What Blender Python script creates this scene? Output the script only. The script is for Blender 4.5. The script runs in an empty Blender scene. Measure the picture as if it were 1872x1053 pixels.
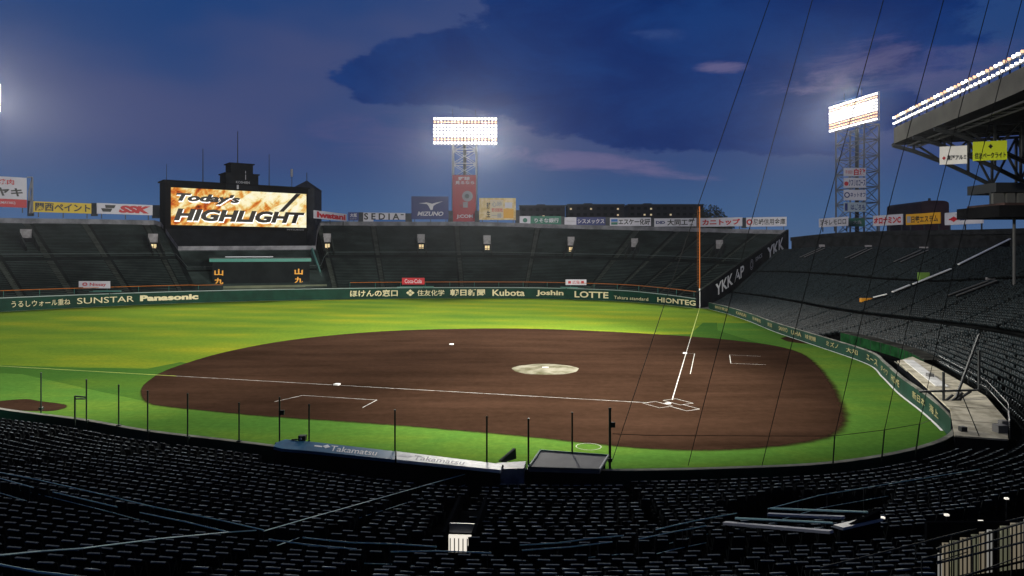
import bpy, math, random
import numpy as np
from mathutils import Vector

S = bpy.context.scene
COL = S.collection
FPX, V0, CZ, HW = 1306.0, 463.0, 10.98, 936.0     # focal length in photo pixels, horizon row, eye height

# ------------------------------------------------------------------ camera, exposure
cam_data = bpy.data.cameras.new('camera')
cam = bpy.data.objects.new('camera', cam_data)
COL.objects.link(cam)
cam.location = (0, 0, CZ)
cam.rotation_euler = (math.radians(90), 0, 0)
cam_data.sensor_width = 36
cam_data.lens = 36 * FPX / 1872
cam_data.shift_y = -(526.5 - V0) / 1872
cam_data.clip_start = 0.1
cam_data.clip_end = 9000
S.camera = cam
S.view_settings.view_transform = 'Standard'
S.view_settings.look = 'None'
S.view_settings.exposure = 0.0
S.view_settings.gamma = 1.0
S.view_settings.use_curve_mapping = False
S.render.engine = 'CYCLES'
S.cycles.use_denoising = True
S.cycles.max_bounces = 5
S.cycles.diffuse_bounces = 2
S.cycles.glossy_bounces = 2
S.cycles.transparent_max_bounces = 12
S.cycles.volume_bounces = 0
S.cycles.sample_clamp_indirect = 4.0
S.cycles.use_adaptive_sampling = True


def lin(r, g, b):
    def f(c):
        c /= 255.0
        return c / 12.92 if c <= 0.04045 else ((c + 0.055) / 1.055) ** 2.4
    return (f(r), f(g), f(b), 1.0)


# ------------------------------------------------------------------ dusk sky
class NT:
    def __init__(s, tree):
        s.t = tree
        s.n = tree.nodes
        s.l = tree.links

    def node(s, typ, **kw):
        n = s.n.new(typ)
        for k, v in kw.items():
            setattr(n, k, v)
        return n

    def put(s, sock, v):
        if isinstance(v, bpy.types.NodeSocket):
            s.l.new(v, sock)
        else:
            sock.default_value = v

    def m(s, op, a, b=None, c=None):
        n = s.node('ShaderNodeMath', operation=op)
        s.put(n.inputs[0], a)
        if b is not None:
            s.put(n.inputs[1], b)
        if c is not None:
            s.put(n.inputs[2], c)
        return n.outputs[0]

    def smooth(s, x, lo, hi, a=0.0, b=1.0):
        n = s.node('ShaderNodeMapRange', interpolation_type='SMOOTHSTEP')
        for k, v in zip(range(5), (x, lo, hi, a, b)):
            s.put(n.inputs[k], v)
        return n.outputs[0]

    def noise(s, vec, scale, detail=4, rough=0.55, dist=0.0):
        n = s.node('ShaderNodeTexNoise')
        if vec is not None:
            s.put(n.inputs['Vector'], vec)
        n.inputs['Scale'].default_value = scale
        n.inputs['Detail'].default_value = detail
        n.inputs['Roughness'].default_value = rough
        n.inputs['Distortion'].default_value = dist
        return n.outputs[0]

    def mix(s, f, a, b):
        n = s.node('ShaderNodeMix', data_type='RGBA')
        s.put(n.inputs[0], f)
        s.put(n.inputs[6], a)
        s.put(n.inputs[7], b)
        return n.outputs[2]

    def ramp(s, f, stops, interp='LINEAR'):
        n = s.node('ShaderNodeValToRGB')
        n.color_ramp.interpolation = interp
        e = n.color_ramp.elements
        while len(e) < len(stops):
            e.new(0.5)
        for k, (p, c) in enumerate(stops):
            e[k].position = p
            e[k].color = c
        s.put(n.inputs[0], f)
        return n.outputs[0]

    def comb(s, x, y, z):
        n = s.node('ShaderNodeCombineXYZ')
        for k, v in enumerate((x, y, z)):
            s.put(n.inputs[k], v)
        return n.outputs[0]


world = bpy.data.worlds.new('World')
S.world = world
world.use_nodes = True
w = NT(world.node_tree)
w.n.clear()
tc = w.node('ShaderNodeTexCoord')
sep = w.node('ShaderNodeSeparateXYZ')
w.l.new(tc.outputs['Generated'], sep.inputs[0])
az = w.m('ARCTAN2', sep.outputs[0], sep.outputs[1])
el = w.m('ARCSINE', sep.outputs[2])


def azel(u, v):
    a = math.atan((u - HW) / FPX)
    return a, math.atan((V0 - v) / FPX * math.cos(a))


p2 = w.comb(az, w.m('MULTIPLY', el, 2.2), 0.0)
p5 = w.comb(az, w.m('MULTIPLY', el, 5.0), 3.0)
base = w.ramp(w.m('MULTIPLY', el, 1.6), [
    (0.0, lin(76, 101, 137)), (0.10, lin(58, 88, 131)), (0.20, lin(38, 68, 119)), (0.34, lin(36, 66, 118)),
    (0.55, lin(27, 62, 118)), (1.0, lin(18, 42, 88))])
soft = w.noise(p2, 2.1, 3, 0.5)
purple = w.m('MULTIPLY', w.smooth(soft, 0.36, 0.60), w.smooth(el, 0.07, 0.16))
purple = w.m('MULTIPLY', purple, w.smooth(el, 0.50, 0.27))
base = w.mix(w.m('MULTIPLY', purple, 0.8), base, lin(70, 77, 118))
wob = w.m('SUBTRACT', w.noise(p2, 8.0, 9, 0.64), 0.5)
wob_low = w.m('SUBTRACT', w.noise(p2, 2.6, 3, 0.5), 0.5)


def ell(u, v, su, sv, tilt=0.0):
    a, e = azel(u, v)
    da = w.m('SUBTRACT', az, a)
    de = w.m('SUBTRACT', el, e)
    de = w.m('SUBTRACT', de, w.m('MULTIPLY', da, tilt))
    x = w.m('DIVIDE', da, su / FPX)
    y = w.m('DIVIDE', de, sv / FPX)
    return w.m('SUBTRACT', 1.0, w.m('ADD', w.m('MULTIPLY', x, x), w.m('MULTIPLY', y, y)))


bank = w.m('MAXIMUM', ell(890, 128, 285, 72, 0.03), ell(1290, 60, 440, 175, -0.05))
bank = w.m('MAXIMUM', bank, ell(1240, 180, 420, 95, -0.10))
bank = w.m('ADD', bank, w.m('MULTIPLY', wob, 1.5))
bank = w.m('ADD', bank, w.m('MULTIPLY', wob_low, 0.9))
elsewhere = w.smooth(w.m('ABSOLUTE', az), 0.85, 1.2)
bank = w.m('ADD', bank, w.m('MULTIPLY', elsewhere, w.m('MULTIPLY', w.m('SUBTRACT', w.noise(p2, 2.3, 4), 0.46), 6.0)))
dark = w.smooth(bank, -0.04, 0.15)
bank_col = w.mix(w.smooth(w.noise(p2, 5.0, 8, 0.66, 0.5), 0.36, 0.66), lin(5, 38, 98), lin(15, 53, 114))
skyc = w.mix(w.m('MULTIPLY', dark, 0.93), base, bank_col)


def wisp(sky, u, v, su, sv, tilt, col, amt):
    e = ell(u, v, su, sv, tilt)
    e = w.m('ADD', e, w.m('MULTIPLY', w.m('SUBTRACT', w.noise(p5, 7.0, 8, 0.66, 0.6), 0.5), 4.4))
    return w.mix(w.m('MULTIPLY', w.smooth(e, 0.15, 1.5), amt), sky, col)


pink = lin(104, 98, 136)
skyc = wisp(skyc, 1090, 300, 220, 26, -0.13, pink, 0.75)
skyc = wisp(skyc, 1470, 152, 120, 22, 0.03, pink, 0.8)
skyc = wisp(skyc, 1560, 112, 130, 34, 0.0, lin(84, 80, 122), 0.7)
skyc = wisp(skyc, 1730, 118, 130, 40, 0.1, lin(80, 80, 124), 0.65)
skyc = wisp(skyc, 1318, 122, 52, 14, -0.05, pink, 0.7)
skyc = wisp(skyc, 1205, 62, 60, 18, -0.1, lin(50, 72, 124), 0.7)
skyc = wisp(skyc, 760, 250, 260, 60, -0.05, lin(82, 80, 124), 0.4)
below = w.smooth(el, -0.02, -0.12)
skyc = w.mix(below, skyc, lin(20, 26, 40))
bg = w.node('ShaderNodeBackground')
w.put(bg.inputs[0], skyc)
bg.inputs[1].default_value = 1.0
wo = w.node('ShaderNodeOutputWorld')
w.l.new(bg.outputs[0], wo.inputs[0])


# ------------------------------------------------------------------ projection helpers (for measuring)
def P(u, v, y):
    return Vector(((u - HW) / FPX * y, y, CZ + (V0 - v) / FPX * y))


def G(u, v, z=0.0):
    y = FPX * (CZ - z) / (v - V0)
    return Vector(((u - HW) / FPX * y, y, z))


def px(p):
    return HW + FPX * p[0] / p[1], V0 - FPX * (p[2] - CZ) / p[1]


TH = 0.278


def F(a, b):
    """field metres (along the first base line, along the third base line) -> scene x, y"""
    dx, dy = a + 53.12, b + 3.145
    return (dx * math.sin(TH) - dy * math.cos(TH), dx * math.cos(TH) + dy * math.sin(TH))


# ------------------------------------------------------------------ materials
MATS = {}


def mat(name, col, rough=0.6, var=0.0, scale=3.0, metal=0.0, spec=0.25, bump=0.0, col2=None, emit=0.0, ecol=None):
    if name in MATS:
        return MATS[name]
    m = bpy.data.materials.new(name)
    m.use_nodes = True
    t = NT(m.node_tree)
    b = t.n['Principled BSDF']
    col = tuple(col[:3]) + (1.0,)
    c = col
    if var > 0 or col2 is not None:
        tcn = t.node('ShaderNodeTexCoord')
        nz = t.noise(tcn.outputs['Object'], scale, 5, 0.6)
        c2 = col2 if col2 is not None else tuple(max(0, x * (1 - var)) for x in col[:3]) + (1,)
        c1 = col if col2 is not None else tuple(min(1, x * (1 + var)) for x in col[:3]) + (1,)
        c = t.mix(t.smooth(nz, 0.32, 0.68), tuple(c2[:3]) + (1.0,), c1)
        if bump:
            bn = t.node('ShaderNodeBump')
            bn.inputs['Strength'].default_value = bump
            t.l.new(t.noise(tcn.outputs['Object'], scale * 6, 5, 0.6), bn.inputs['Height'])
            t.l.new(bn.outputs[0], b.inputs['Normal'])
    t.put(b.inputs['Base Color'], c)
    b.inputs['Roughness'].default_value = rough
    b.inputs['Metallic'].default_value = metal
    b.inputs['Specular IOR Level'].default_value = spec
    if emit:
        t.put(b.inputs['Emission Color'], tuple((ecol or col)[:3]) + (1.0,))
        b.inputs['Emission Strength'].default_value = emit
        m.cycles.emission_sampling = 'NONE'
    MATS[name] = m
    return m


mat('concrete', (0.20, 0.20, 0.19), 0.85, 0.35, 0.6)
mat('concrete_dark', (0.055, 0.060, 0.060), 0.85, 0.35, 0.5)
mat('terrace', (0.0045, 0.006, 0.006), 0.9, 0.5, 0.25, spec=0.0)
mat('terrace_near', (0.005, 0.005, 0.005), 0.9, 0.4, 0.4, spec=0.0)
mat('bench', (0.019, 0.027, 0.026), 0.7, 0.5, 0.15, spec=0.0)
mat('aisle', (0.027, 0.032, 0.028), 0.9, 0.3, 0.5, spec=0.0)
mat('parapet', (0.15, 0.15, 0.165), 0.8, 0.35, 0.35)
mat('fence_green', (0.004, 0.030, 0.018), 0.6, 0.25, 0.4, spec=0.08)
mat('fence_top', (0.22, 0.27, 0.26), 0.5)
mat('cream', (0.62, 0.55, 0.33), 0.6)
mat('pale_kerb', (0.42, 0.45, 0.30), 0.8, 0.3, 0.3)
mat('orange_paint', (0.42, 0.125, 0.014), 0.55)
mat('white_paint', (0.78, 0.78, 0.76), 0.6)
mat('board_white', (0.50, 0.485, 0.545), 0.5, 0.06, 0.3)
mat('board_dark', (0.035, 0.04, 0.05), 0.6, 0.3, 0.5)
mat('ink_black', (0.012, 0.012, 0.014), 0.5)
mat('ink_red', (0.42, 0.014, 0.022), 0.5)
mat('ink_yellow', (0.58, 0.40, 0.012), 0.5, 0.06, 0.3)
mat('ink_orange', (0.60, 0.30, 0.015), 0.5)
mat('ink_navy', (0.012, 0.022, 0.13), 0.5)
mat('ink_blue', (0.01, 0.12, 0.42), 0.5)
mat('ink_green', (0.012, 0.13, 0.085), 0.5)
mat('ink_lime', (0.45, 0.52, 0.02), 0.5, emit=.09, ecol=(.75, .85, .03))
mat('ink_grey', (0.25, 0.25, 0.28), 0.5)
mat('ink_gold', (0.45, 0.30, 0.09), 0.5, 0.5, 0.8, col2=(0.62, 0.50, 0.30))
mat('sankyu_orange', (0.62, 0.27, 0.02), 0.5)
mat('steel_dark', (0.03, 0.033, 0.036), 0.5, metal=0.3)
mat('steel_grey', (0.30, 0.30, 0.32), 0.5, metal=0.2)  # lighter grey steel
mat('post_green', (0.010, 0.022, 0.014), 0.5)
mat('black_wall', (0.007, 0.008, 0.010), 0.8, 0.3, 0.4, spec=0.0)
mat('board_black', (0.004, 0.004, 0.005), 0.6, spec=0.0)
mat('teal_paint', (0.015, 0.14, 0.115), 0.45)
mat('seat_far', (0.021, 0.030, 0.034), 0.5, 0.35, 2.6, spec=0.05, col2=(0.002, 0.0022, 0.0022))
mat('seat_near', (0.015, 0.017, 0.018), 0.5, 0.4, 0.6, spec=0.0)
mat('seat_highlight', (0.44, 0.50, 0.52), 0.6, 0.8, 2.1, spec=0.0, col2=(0.02, 0.02, 0.02))  # pale strip colour stands in for highlights along the seat tops
mat('terrace_side', (0.005, 0.0055, 0.0055), 0.9, 0.4, 0.3, spec=0.0)
mat('rail_steel', (0.48, 0.80, 0.78), 0.4)
mat('cable', (0.004, 0.004, 0.005), 0.6)
mat('roof_fascia', (0.105, 0.10, 0.09), 0.7, 0.15, 0.4)
mat('roof_under', (0.008, 0.008, 0.009), 0.8, 0.3, 0.3, spec=0.0)
mat('deck', (0.58, 0.53, 0.40), 0.8, 0.45, 1.1, col2=(0.30, 0.27, 0.19))
mat('dugout_blue', (0.03, 0.14, 0.24), 0.35, 0.2, 0.6)
mat('roof_grey', (0.16, 0.16, 0.16), 0.7, 0.12, 0.8)
mat('net_green', (0.008, 0.040, 0.013), 0.8, 0.4, 1.0, spec=0.0)
mat('far_building', (0.022, 0.020, 0.026), 0.8, 0.2, 0.1, spec=.05)
mat('lamp_white', (1, 1, 1), 0.4, emit=6.5, ecol=(1.0, 0.95, 0.86))
mat('lamp_warm', (1, 0.8, 0.6), 0.4, emit=1.35, ecol=(1.0, 0.50, 0.26))
mat('lit_window', (0.8, 0.6, 0.3), 0.4, emit=0.45, ecol=(1.0, 0.72, 0.42))
mat('lit_door', (0.8, 0.6, 0.3), 0.4, emit=0.42, ecol=(1.0, 0.78, 0.40))
mat('lit_white', (0.8, 0.78, 0.72), 0.4, emit=0.9, ecol=(1.0, 0.93, 0.80))


# ------------------------------------------------------------------ mesh helpers
WORLD_LOC = {}


class MB:
    def __init__(s):
        s.v, s.f = [], []

    def quad(s, a, b, c, d):
        i = len(s.v)
        s.v += [tuple(a), tuple(b), tuple(c), tuple(d)]
        s.f.append((i, i + 1, i + 2, i + 3))
        return s

    def poly(s, pts):
        i = len(s.v)
        s.v += [tuple(p) for p in pts]
        s.f.append(tuple(range(i, i + len(pts))))
        return s

    def obox(s, o, ex, ey, ez):
        """box from corner o along three edge vectors"""
        o, ex, ey, ez = Vector(o), Vector(ex), Vector(ey), Vector(ez)
        i = len(s.v)
        for a in (0, 1):
            for b in (0, 1):
                for c in (0, 1):
                    s.v.append(tuple(o + ex * a + ey * b + ez * c))
        for q in ((0, 1, 3, 2), (4, 6, 7, 5), (0, 4, 5, 1), (2, 3, 7, 6), (0, 2, 6, 4), (1, 5, 7, 3)):
            s.f.append(tuple(i + k for k in q))
        return s

    def box(s, x0, x1, y0, y1, z0, z1):
        return s.obox((x0, y0, z0), (x1 - x0, 0, 0), (0, y1 - y0, 0), (0, 0, z1 - z0))

    def bar(s, a, b, wd, ht=None):
        a, b = Vector(a), Vector(b)
        d = b - a
        if d.length < 1e-6:
            return s
        ht = ht or wd
        up = Vector((0, 0, 1)) if abs(d.normalized().z) < 0.95 else Vector((0, 1, 0))
        r = d.cross(up).normalized() * wd
        q = r.cross(d).normalized() * ht
        return s.obox(a - r * 0.5 - q * 0.5, d, r, q)

    def tube(s, a, b, r, n=6, r2=None, caps=True):
        a, b = Vector(a), Vector(b)
        r2 = r if r2 is None else r2
        d = (b - a).normalized()
        up = Vector((0, 0, 1)) if abs(d.z) < 0.95 else Vector((0, 1, 0))
        e1 = d.cross(up).normalized()
        e2 = d.cross(e1)
        i = len(s.v)
        for k in range(n):
            an = 2 * math.pi * k / n
            o = e1 * math.cos(an) + e2 * math.sin(an)
            s.v.append(tuple(a + o * r))
            s.v.append(tuple(b + o * r2))
        for k in range(n):
            j = (k + 1) % n
            s.f.append((i + 2 * k, i + 2 * j, i + 2 * j + 1, i + 2 * k + 1))
        if caps:
            s.f.append(tuple(i + 2 * k for k in range(n)))
            s.f.append(tuple(i + 2 * k + 1 for k in reversed(range(n))))
        return s

    def prism(s, pts, z0, z1):
        """vertical prism from a ground polygon; z0, z1 numbers"""
        n = len(pts)
        i = len(s.v)
        s.v += [(p[0], p[1], z0) for p in pts] + [(p[0], p[1], z1) for p in pts]
        s.f.append(tuple(i + k for k in range(n)))
        s.f.append(tuple(i + n + k for k in reversed(range(n))))
        for k in range(n):
            j = (k + 1) % n
            s.f.append((i + k, i + j, i + n + j, i + n + k))
        return s

    def strip(s, A, B):
        """quad strip between two point lists"""
        i = len(s.v)
        n = len(A)
        s.v += [tuple(p) for p in A] + [tuple(p) for p in B]
        for k in range(n - 1):
            s.f.append((i + k, i + k + 1, i + n + k + 1, i + n + k))
        return s

    def build(s, name, material, parent=None, smooth=False):
        o0 = WORLD_LOC.get(parent.name, Vector((0, 0, 0))) if parent else Vector((0, 0, 0))
        me = bpy.data.meshes.new(name)
        me.from_pydata([(v[0] - o0[0], v[1] - o0[1], v[2] - o0[2]) for v in s.v], [], s.f)
        return link(name, me, material, parent, smooth)


def link(name, me, material, parent=None, smooth=False):
    if material and not me.materials:
        me.materials.append(MATS[material] if isinstance(material, str) else material)
    if smooth:
        me.polygons.foreach_set('use_smooth', [True] * len(me.polygons))
    o = bpy.data.objects.new(name, me)
    COL.objects.link(o)
    if parent:
        o.parent = parent
        WORLD_LOC[o.name] = WORLD_LOC.get(parent.name, Vector((0, 0, 0)))
    else:
        WORLD_LOC[o.name] = Vector((0, 0, 0))
    return o


def tag(o, label, cat, group=None):
    o['label'] = label
    o['category'] = cat
    if group:
        o['group'] = group
    return o


def thing(name, loc, label, cat, group=None):
    o = bpy.data.objects.new(name, None)
    o.empty_display_size = 0.3
    COL.objects.link(o)
    o.location = loc
    WORLD_LOC[o.name] = Vector(loc)
    return tag(o, label, cat, group)


def structure(o):
    o['kind'] = 'structure'
    return o


def stuff(o, label=None, cat=None):
    o['kind'] = 'stuff'
    if label:
        o['label'] = label
    if cat:
        o['category'] = cat
    return o


TXT = {}


def text_points(body, offset=0.0, shear=0.0):
    key = (body, offset, shear)
    if key in TXT:
        return TXT[key]
    c = bpy.data.curves.new('lettering', 'FONT')
    c.body = body
    c.shear = shear
    c.offset = offset
    c.resolution_u = 3
    c.align_x = 'LEFT'
    o = bpy.data.objects.new('lettering_source', c)
    COL.objects.link(o)
    dg = bpy.context.evaluated_depsgraph_get()
    dg.update()
    me = bpy.data.meshes.new_from_object(o.evaluated_get(dg), depsgraph=dg)
    vs = [tuple(v.co) for v in me.vertices]
    fs = [tuple(p.vertices) for p in me.polygons]
    bpy.data.objects.remove(o)
    bpy.data.curves.remove(c)
    bpy.data.meshes.remove(me)
    xs = [v[0] for v in vs] or [0, 1]
    ys = [v[1] for v in vs] or [0, 1]
    r = ([((v[0] - min(xs)) / (max(xs) - min(xs) + 1e-6), (v[1] - min(ys)) / (max(ys) - min(ys) + 1e-6)) for v in vs], fs)
    TXT[key] = r
    return r


def lettering(parent, fr, body, rect, material, offset=0.02, shear=0.0, lift=0.05, name='lettering'):
    """fr = (origin, ex, ez, n): lettering stretched into rect (metres on that face)"""
    O, ex, ez, n = fr
    vs, fs = text_points(body, offset, shear)
    x0, x1, z0, z1 = rect
    m = MB()
    m.v = [tuple(O + ex * (x0 + (x1 - x0) * a) + ez * (z0 + (z1 - z0) * b) + n * lift) for a, b in vs]
    m.f = fs
    return m.build(name, material, parent)


def face_rect(parent, fr, rect, material, name, lift=0.03, thick=0.03):
    O, ex, ez, n = fr
    x0, x1, z0, z1 = rect
    m = MB().obox(O + ex * x0 + ez * z0 + n * (lift - thick), ex * (x1 - x0), n * thick, ez * (z1 - z0))
    return m.build(name, material, parent)


def face_poly(parent, fr, pts, material, name, lift=0.05):
    O, ex, ez, n = fr
    return MB().poly([O + ex * a + ez * b + n * lift for a, b in pts]).build(name, material, parent)


# ------------------------------------------------------------------ the bowl: curves it is built on
def catmull(rows, n):
    A = np.array(rows, float)
    k = len(A)
    out = []
    for t in np.linspace(0, k - 1, n):
        i = min(int(t), k - 2)
        f = t - i
        p0, p1, p2_, p3 = A[max(i - 1, 0)], A[i], A[i + 1], A[min(i + 2, k - 1)]
        out.append(0.5 * ((2 * p1) + (p2_ - p0) * f + (2 * p0 - 5 * p1 + 4 * p2_ - p3) * f * f + (3 * p1 - p0 - 3 * p2_ + p3) * f ** 3))
    return np.array(out)


# bleachers: foot x, y, wall top z, rim x, y, z
BL_ROWS = [
    (-101, 104, 2.6, -140, 112, 19.0), (-103, 118, 2.6, -139, 137, 19.1), (-96, 134, 2.6, -125.7, 160, 19.2),
    (-80.5, 151, 2.6, -105.8, 178, 19.6), (-66.1, 161.1, 2.6, -86.6, 193, 19.85), (-43.7, 169.7, 2.6, -57.7, 206, 20.3),
    (-25, 173.9, 2.6, -32.5, 211, 20.4), (-6.2, 174.9, 2.6, -8.3, 213, 20.4), (8.5, 172.8, 2.6, 17, 213, 19.6),
    (24.3, 163.9, 2.5, 48.6, 209, 18.7), (32.2, 153.4, 2.2, 62.8, 203, 18.0), (36.9, 142.6, 1.9, 76, 197, 17.5)]
BL = catmull(BL_ROWS, 221)
BL[:, 5] -= 1.35
_fu = HW + FPX * BL[:, 3] / BL[:, 4]                  # the scoreboard stands in a notch of the bleachers
for _k in range(len(BL)):
    if 300 < _fu[_k] < 572:
        _q = 0.56
        BL[_k, 3:6] = np.array([BL[_k, 0], BL[_k, 1], BL[_k, 2]]) * (1 - _q) + BL[_k, 3:6] * _q


def bl_pt(wi, t, dz=0.0):
    """wi 0..1 along the bleachers, t 0..1 from the wall to the rim"""
    x = wi * (len(BL) - 1)
    i = min(int(x), len(BL) - 2)
    r = BL[i] + (BL[i + 1] - BL[i]) * (x - i)
    return Vector((r[0] + (r[3] - r[0]) * t, r[1] + (r[4] - r[1]) * t, r[2] + (r[5] - r[2]) * t + dz))


_gw, _gt = np.meshgrid(np.linspace(0, 1, 881), np.linspace(0, 1, 161), indexing='ij')
_bi = _gw * (len(BL) - 1)
_b0 = np.minimum(_bi.astype(int), len(BL) - 2)
_br = BL[_b0] + (BL[_b0 + 1] - BL[_b0]) * (_bi - _b0)[..., None]
_bx = _br[..., 0] + (_br[..., 3] - _br[..., 0]) * _gt
_by = _br[..., 1] + (_br[..., 4] - _br[..., 1]) * _gt
_bz = _br[..., 2] + (_br[..., 5] - _br[..., 2]) * _gt


def bl_at(u, v, dz=0.0):
    e = (HW + FPX * _bx / _by - u) ** 2 + (V0 - FPX * (_bz + dz - CZ) / _by - v) ** 2
    k = np.unravel_index(np.argmin(e), e.shape)
    return float(_gw[k]), float(_gt[k])


def bl_w_rim(u):
    k = int(np.argmin(np.abs(HW + FPX * _bx[:, -1] / _by[:, -1] - u)))
    return float(_gw[k, 0])


def bl_w_foot(u):
    k = int(np.argmin(np.abs(HW + FPX * _bx[:, 0] / _by[:, 0] - u)))
    return float(_gw[k, 0])


# infield and side stands: foot x, y, rim x, y, z, row scale
BO_ROWS = [
    (-62, 66, -98, 24, 16.5, 1), (-48, 55.5, -82, 10, 16.5, 1), (-39, 49, -70, 2, 16.5, 1), (-32.1, 44.8, -60, -4, 16.6, 1),
    (-25.2, 41.9, -50, -10, 16.8, 1), (-19.9, 39.2, -41, -15, 17, 1), (-14.7, 37.2, -32, -19, 17, 1), (-9.5, 35.1, -22, -22, 17, 1),
    (-4, 32.9, -12, -24, 17, 1), (0.5, 32.2, -3, -25, 17, 1), (5, 32.1, 6, -25, 17, 0.97), (9.5, 32.4, 15, -25, 17, 0.93),
    (14.3, 33.1, 26, -24, 17, 0.88), (18.5, 34.8, 38, -22, 17, 0.84), (22.2, 37.2, 51, -17, 17, 0.82), (24.7, 40, 61, -8, 17, 0.84),
    (26.4, 43.4, 71, 6, 17, 0.88), (28.4, 49.2, 79, 24, 16.5, 0.94), (30.4, 56, 85, 42, 16, 1), (33, 63.5, 89, 62, 15.5, 1),
    (35.3, 71, 91, 86, 15.3, 1), (36.1, 84.5, 91.5, 112, 15.3, 1), (36.8, 100, 90, 138, 15.6, 1), (38.2, 114, 85.5, 158, 16.0, 1),
    (39, 128, 80, 177, 16.0, 1), (38.8, 141, 75.6, 194, 15.3, 1)]


def rise(d):
    d = np.asarray(d, float)
    return np.where(d < 16.7, 0.1 * d + 0.006 * d * d, 3.343 + 0.335 * (d - 16.7))


BO = catmull(BO_ROWS, 401)
BO[:, 4] -= 1.0
_L = np.hypot(BO[:, 2] - BO[:, 0], BO[:, 3] - BO[:, 1])
_near = np.clip((90 - BO[:, 1]) / 25, 0, 1)          # rows behind the plate keep the full rake
BO[:, 4] = BO[:, 4] * (1 - _near) + (0.2 + rise(_L / BO[:, 5])) * _near


def bo_row(wi):
    x = wi * (len(BO) - 1)
    i = min(int(x), len(BO) - 2)
    return BO[i] + (BO[i + 1] - BO[i]) * (x - i)


def bo_pt(wi, d, dz=0.0):
    r = bo_row(wi)
    L = math.hypot(r[2] - r[0], r[3] - r[1])
    a = d * r[5] / L
    k = (r[4] - 0.2) / float(rise(L / r[5]))
    return Vector((r[0] + (r[2] - r[0]) * a, r[1] + (r[3] - r[1]) * a, 0.2 + float(rise(d)) * k + dz))


def bo_dir(wi):
    r = bo_row(wi)
    return Vector((r[2] - r[0], r[3] - r[1], 0)).normalized()


_ow, _od = np.meshgrid(np.linspace(0, 1, 1601), np.linspace(0, 62, 311), indexing='ij')
_oi = _ow * (len(BO) - 1)
_o0 = np.minimum(_oi.astype(int), len(BO) - 2)
_or = BO[_o0] + (BO[_o0 + 1] - BO[_o0]) * (_oi - _o0)[..., None]
_oL = np.hypot(_or[..., 2] - _or[..., 0], _or[..., 3] - _or[..., 1])
_oa = _od * _or[..., 5] / _oL
_ox = _or[..., 0] + (_or[..., 2] - _or[..., 0]) * _oa
_oy = _or[..., 1] + (_or[..., 3] - _or[..., 1]) * _oa
_oz = 0.2 + rise(_od) * (_or[..., 4] - 0.2) / rise(_oL / _or[..., 5])
_oy_safe = np.where(_oy > 2, _oy, 1e9)


def bo_at(u, v, dz=0.0):
    e = (HW + FPX * _ox / _oy_safe - u) ** 2 + (V0 - FPX * (_oz + dz - CZ) / _oy_safe - v) ** 2
    e = np.where(_oa > 1.0, 1e12, e)
    k = np.unravel_index(np.argmin(e), e.shape)
    return float(_ow[k]), float(_od[k])


def bo_px(u, v, dz=0.0):
    a, d = bo_at(u, v, dz)
    return bo_pt(a, d, dz)


# ================================================================== ground and field
def grass_mat(name, a, b, c, stripe):
    m = bpy.data.materials.new(name)
    m.use_nodes = True
    t = NT(m.node_tree)
    bs = t.n['Principled BSDF']
    g = t.node('ShaderNodeNewGeometry')
    sp = t.node('ShaderNodeSeparateXYZ')
    t.l.new(g.outputs['Position'], sp.inputs[0])
    # mowing lanes run across the outfield
    lane = t.m('ADD', t.m('MULTIPLY', sp.outputs[0], 0.36), t.m('MULTIPLY', sp.outputs[1], 0.93))
    wave = t.m('SINE', t.m('ADD', t.m('MULTIPLY', lane, 2 * math.pi / 11.0), t.m('MULTIPLY', t.noise(g.outputs['Position'], 0.03, 2), 5.0)))
    big = t.noise(g.outputs['Position'], 0.045, 4, 0.6)
    stretched = t.comb(t.m('MULTIPLY', sp.outputs[0], 0.05), t.m('MULTIPLY', sp.outputs[1], 0.16), 0.0)
    streak = t.noise(stretched, 1.0, 6, 0.7)
    f = t.m('ADD', t.m('MULTIPLY', wave, stripe), t.m('ADD', t.m('MULTIPLY', big, 0.7), t.m('MULTIPLY', streak, 0.75)))
    col = t.ramp(f, [(0.35, a), (0.72, b), (1.0, c)])
    fine = t.noise(g.outputs['Position'], 2.2, 6, 0.75)
    col = t.mix(t.smooth(fine, 0.35, 0.72), t.mix(0.35, col, (0.02, 0.05, 0.008, 1)), col)
    t.put(bs.inputs['Base Color'], col)
    bs.inputs['Roughness'].default_value = 0.85
    bs.inputs['Specular IOR Level'].default_value = 0.0
    bn = t.node('ShaderNodeBump')
    bn.inputs['Strength'].default_value = 0.5
    bn.inputs['Distance'].default_value = 0.04
    t.l.new(t.noise(g.outputs['Position'], 18, 4, 0.7), bn.inputs['Height'])
    t.l.new(bn.outputs[0], bs.inputs['Normal'])
    MATS[name] = m


grass_mat('turf', (0.055, 0.140, 0.022, 1), (0.135, 0.208, 0.020, 1), (0.245, 0.258, 0.019, 1), 0.07)
grass_mat('turf_foul', (0.034, 0.132, 0.026, 1), (0.078, 0.178, 0.028, 1), (0.15, 0.220, 0.026, 1), 0.03)
grass_mat('turf_dark', (0.024, 0.090, 0.018, 1), (0.048, 0.122, 0.020, 1), (0.085, 0.150, 0.018, 1), 0.02)


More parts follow.
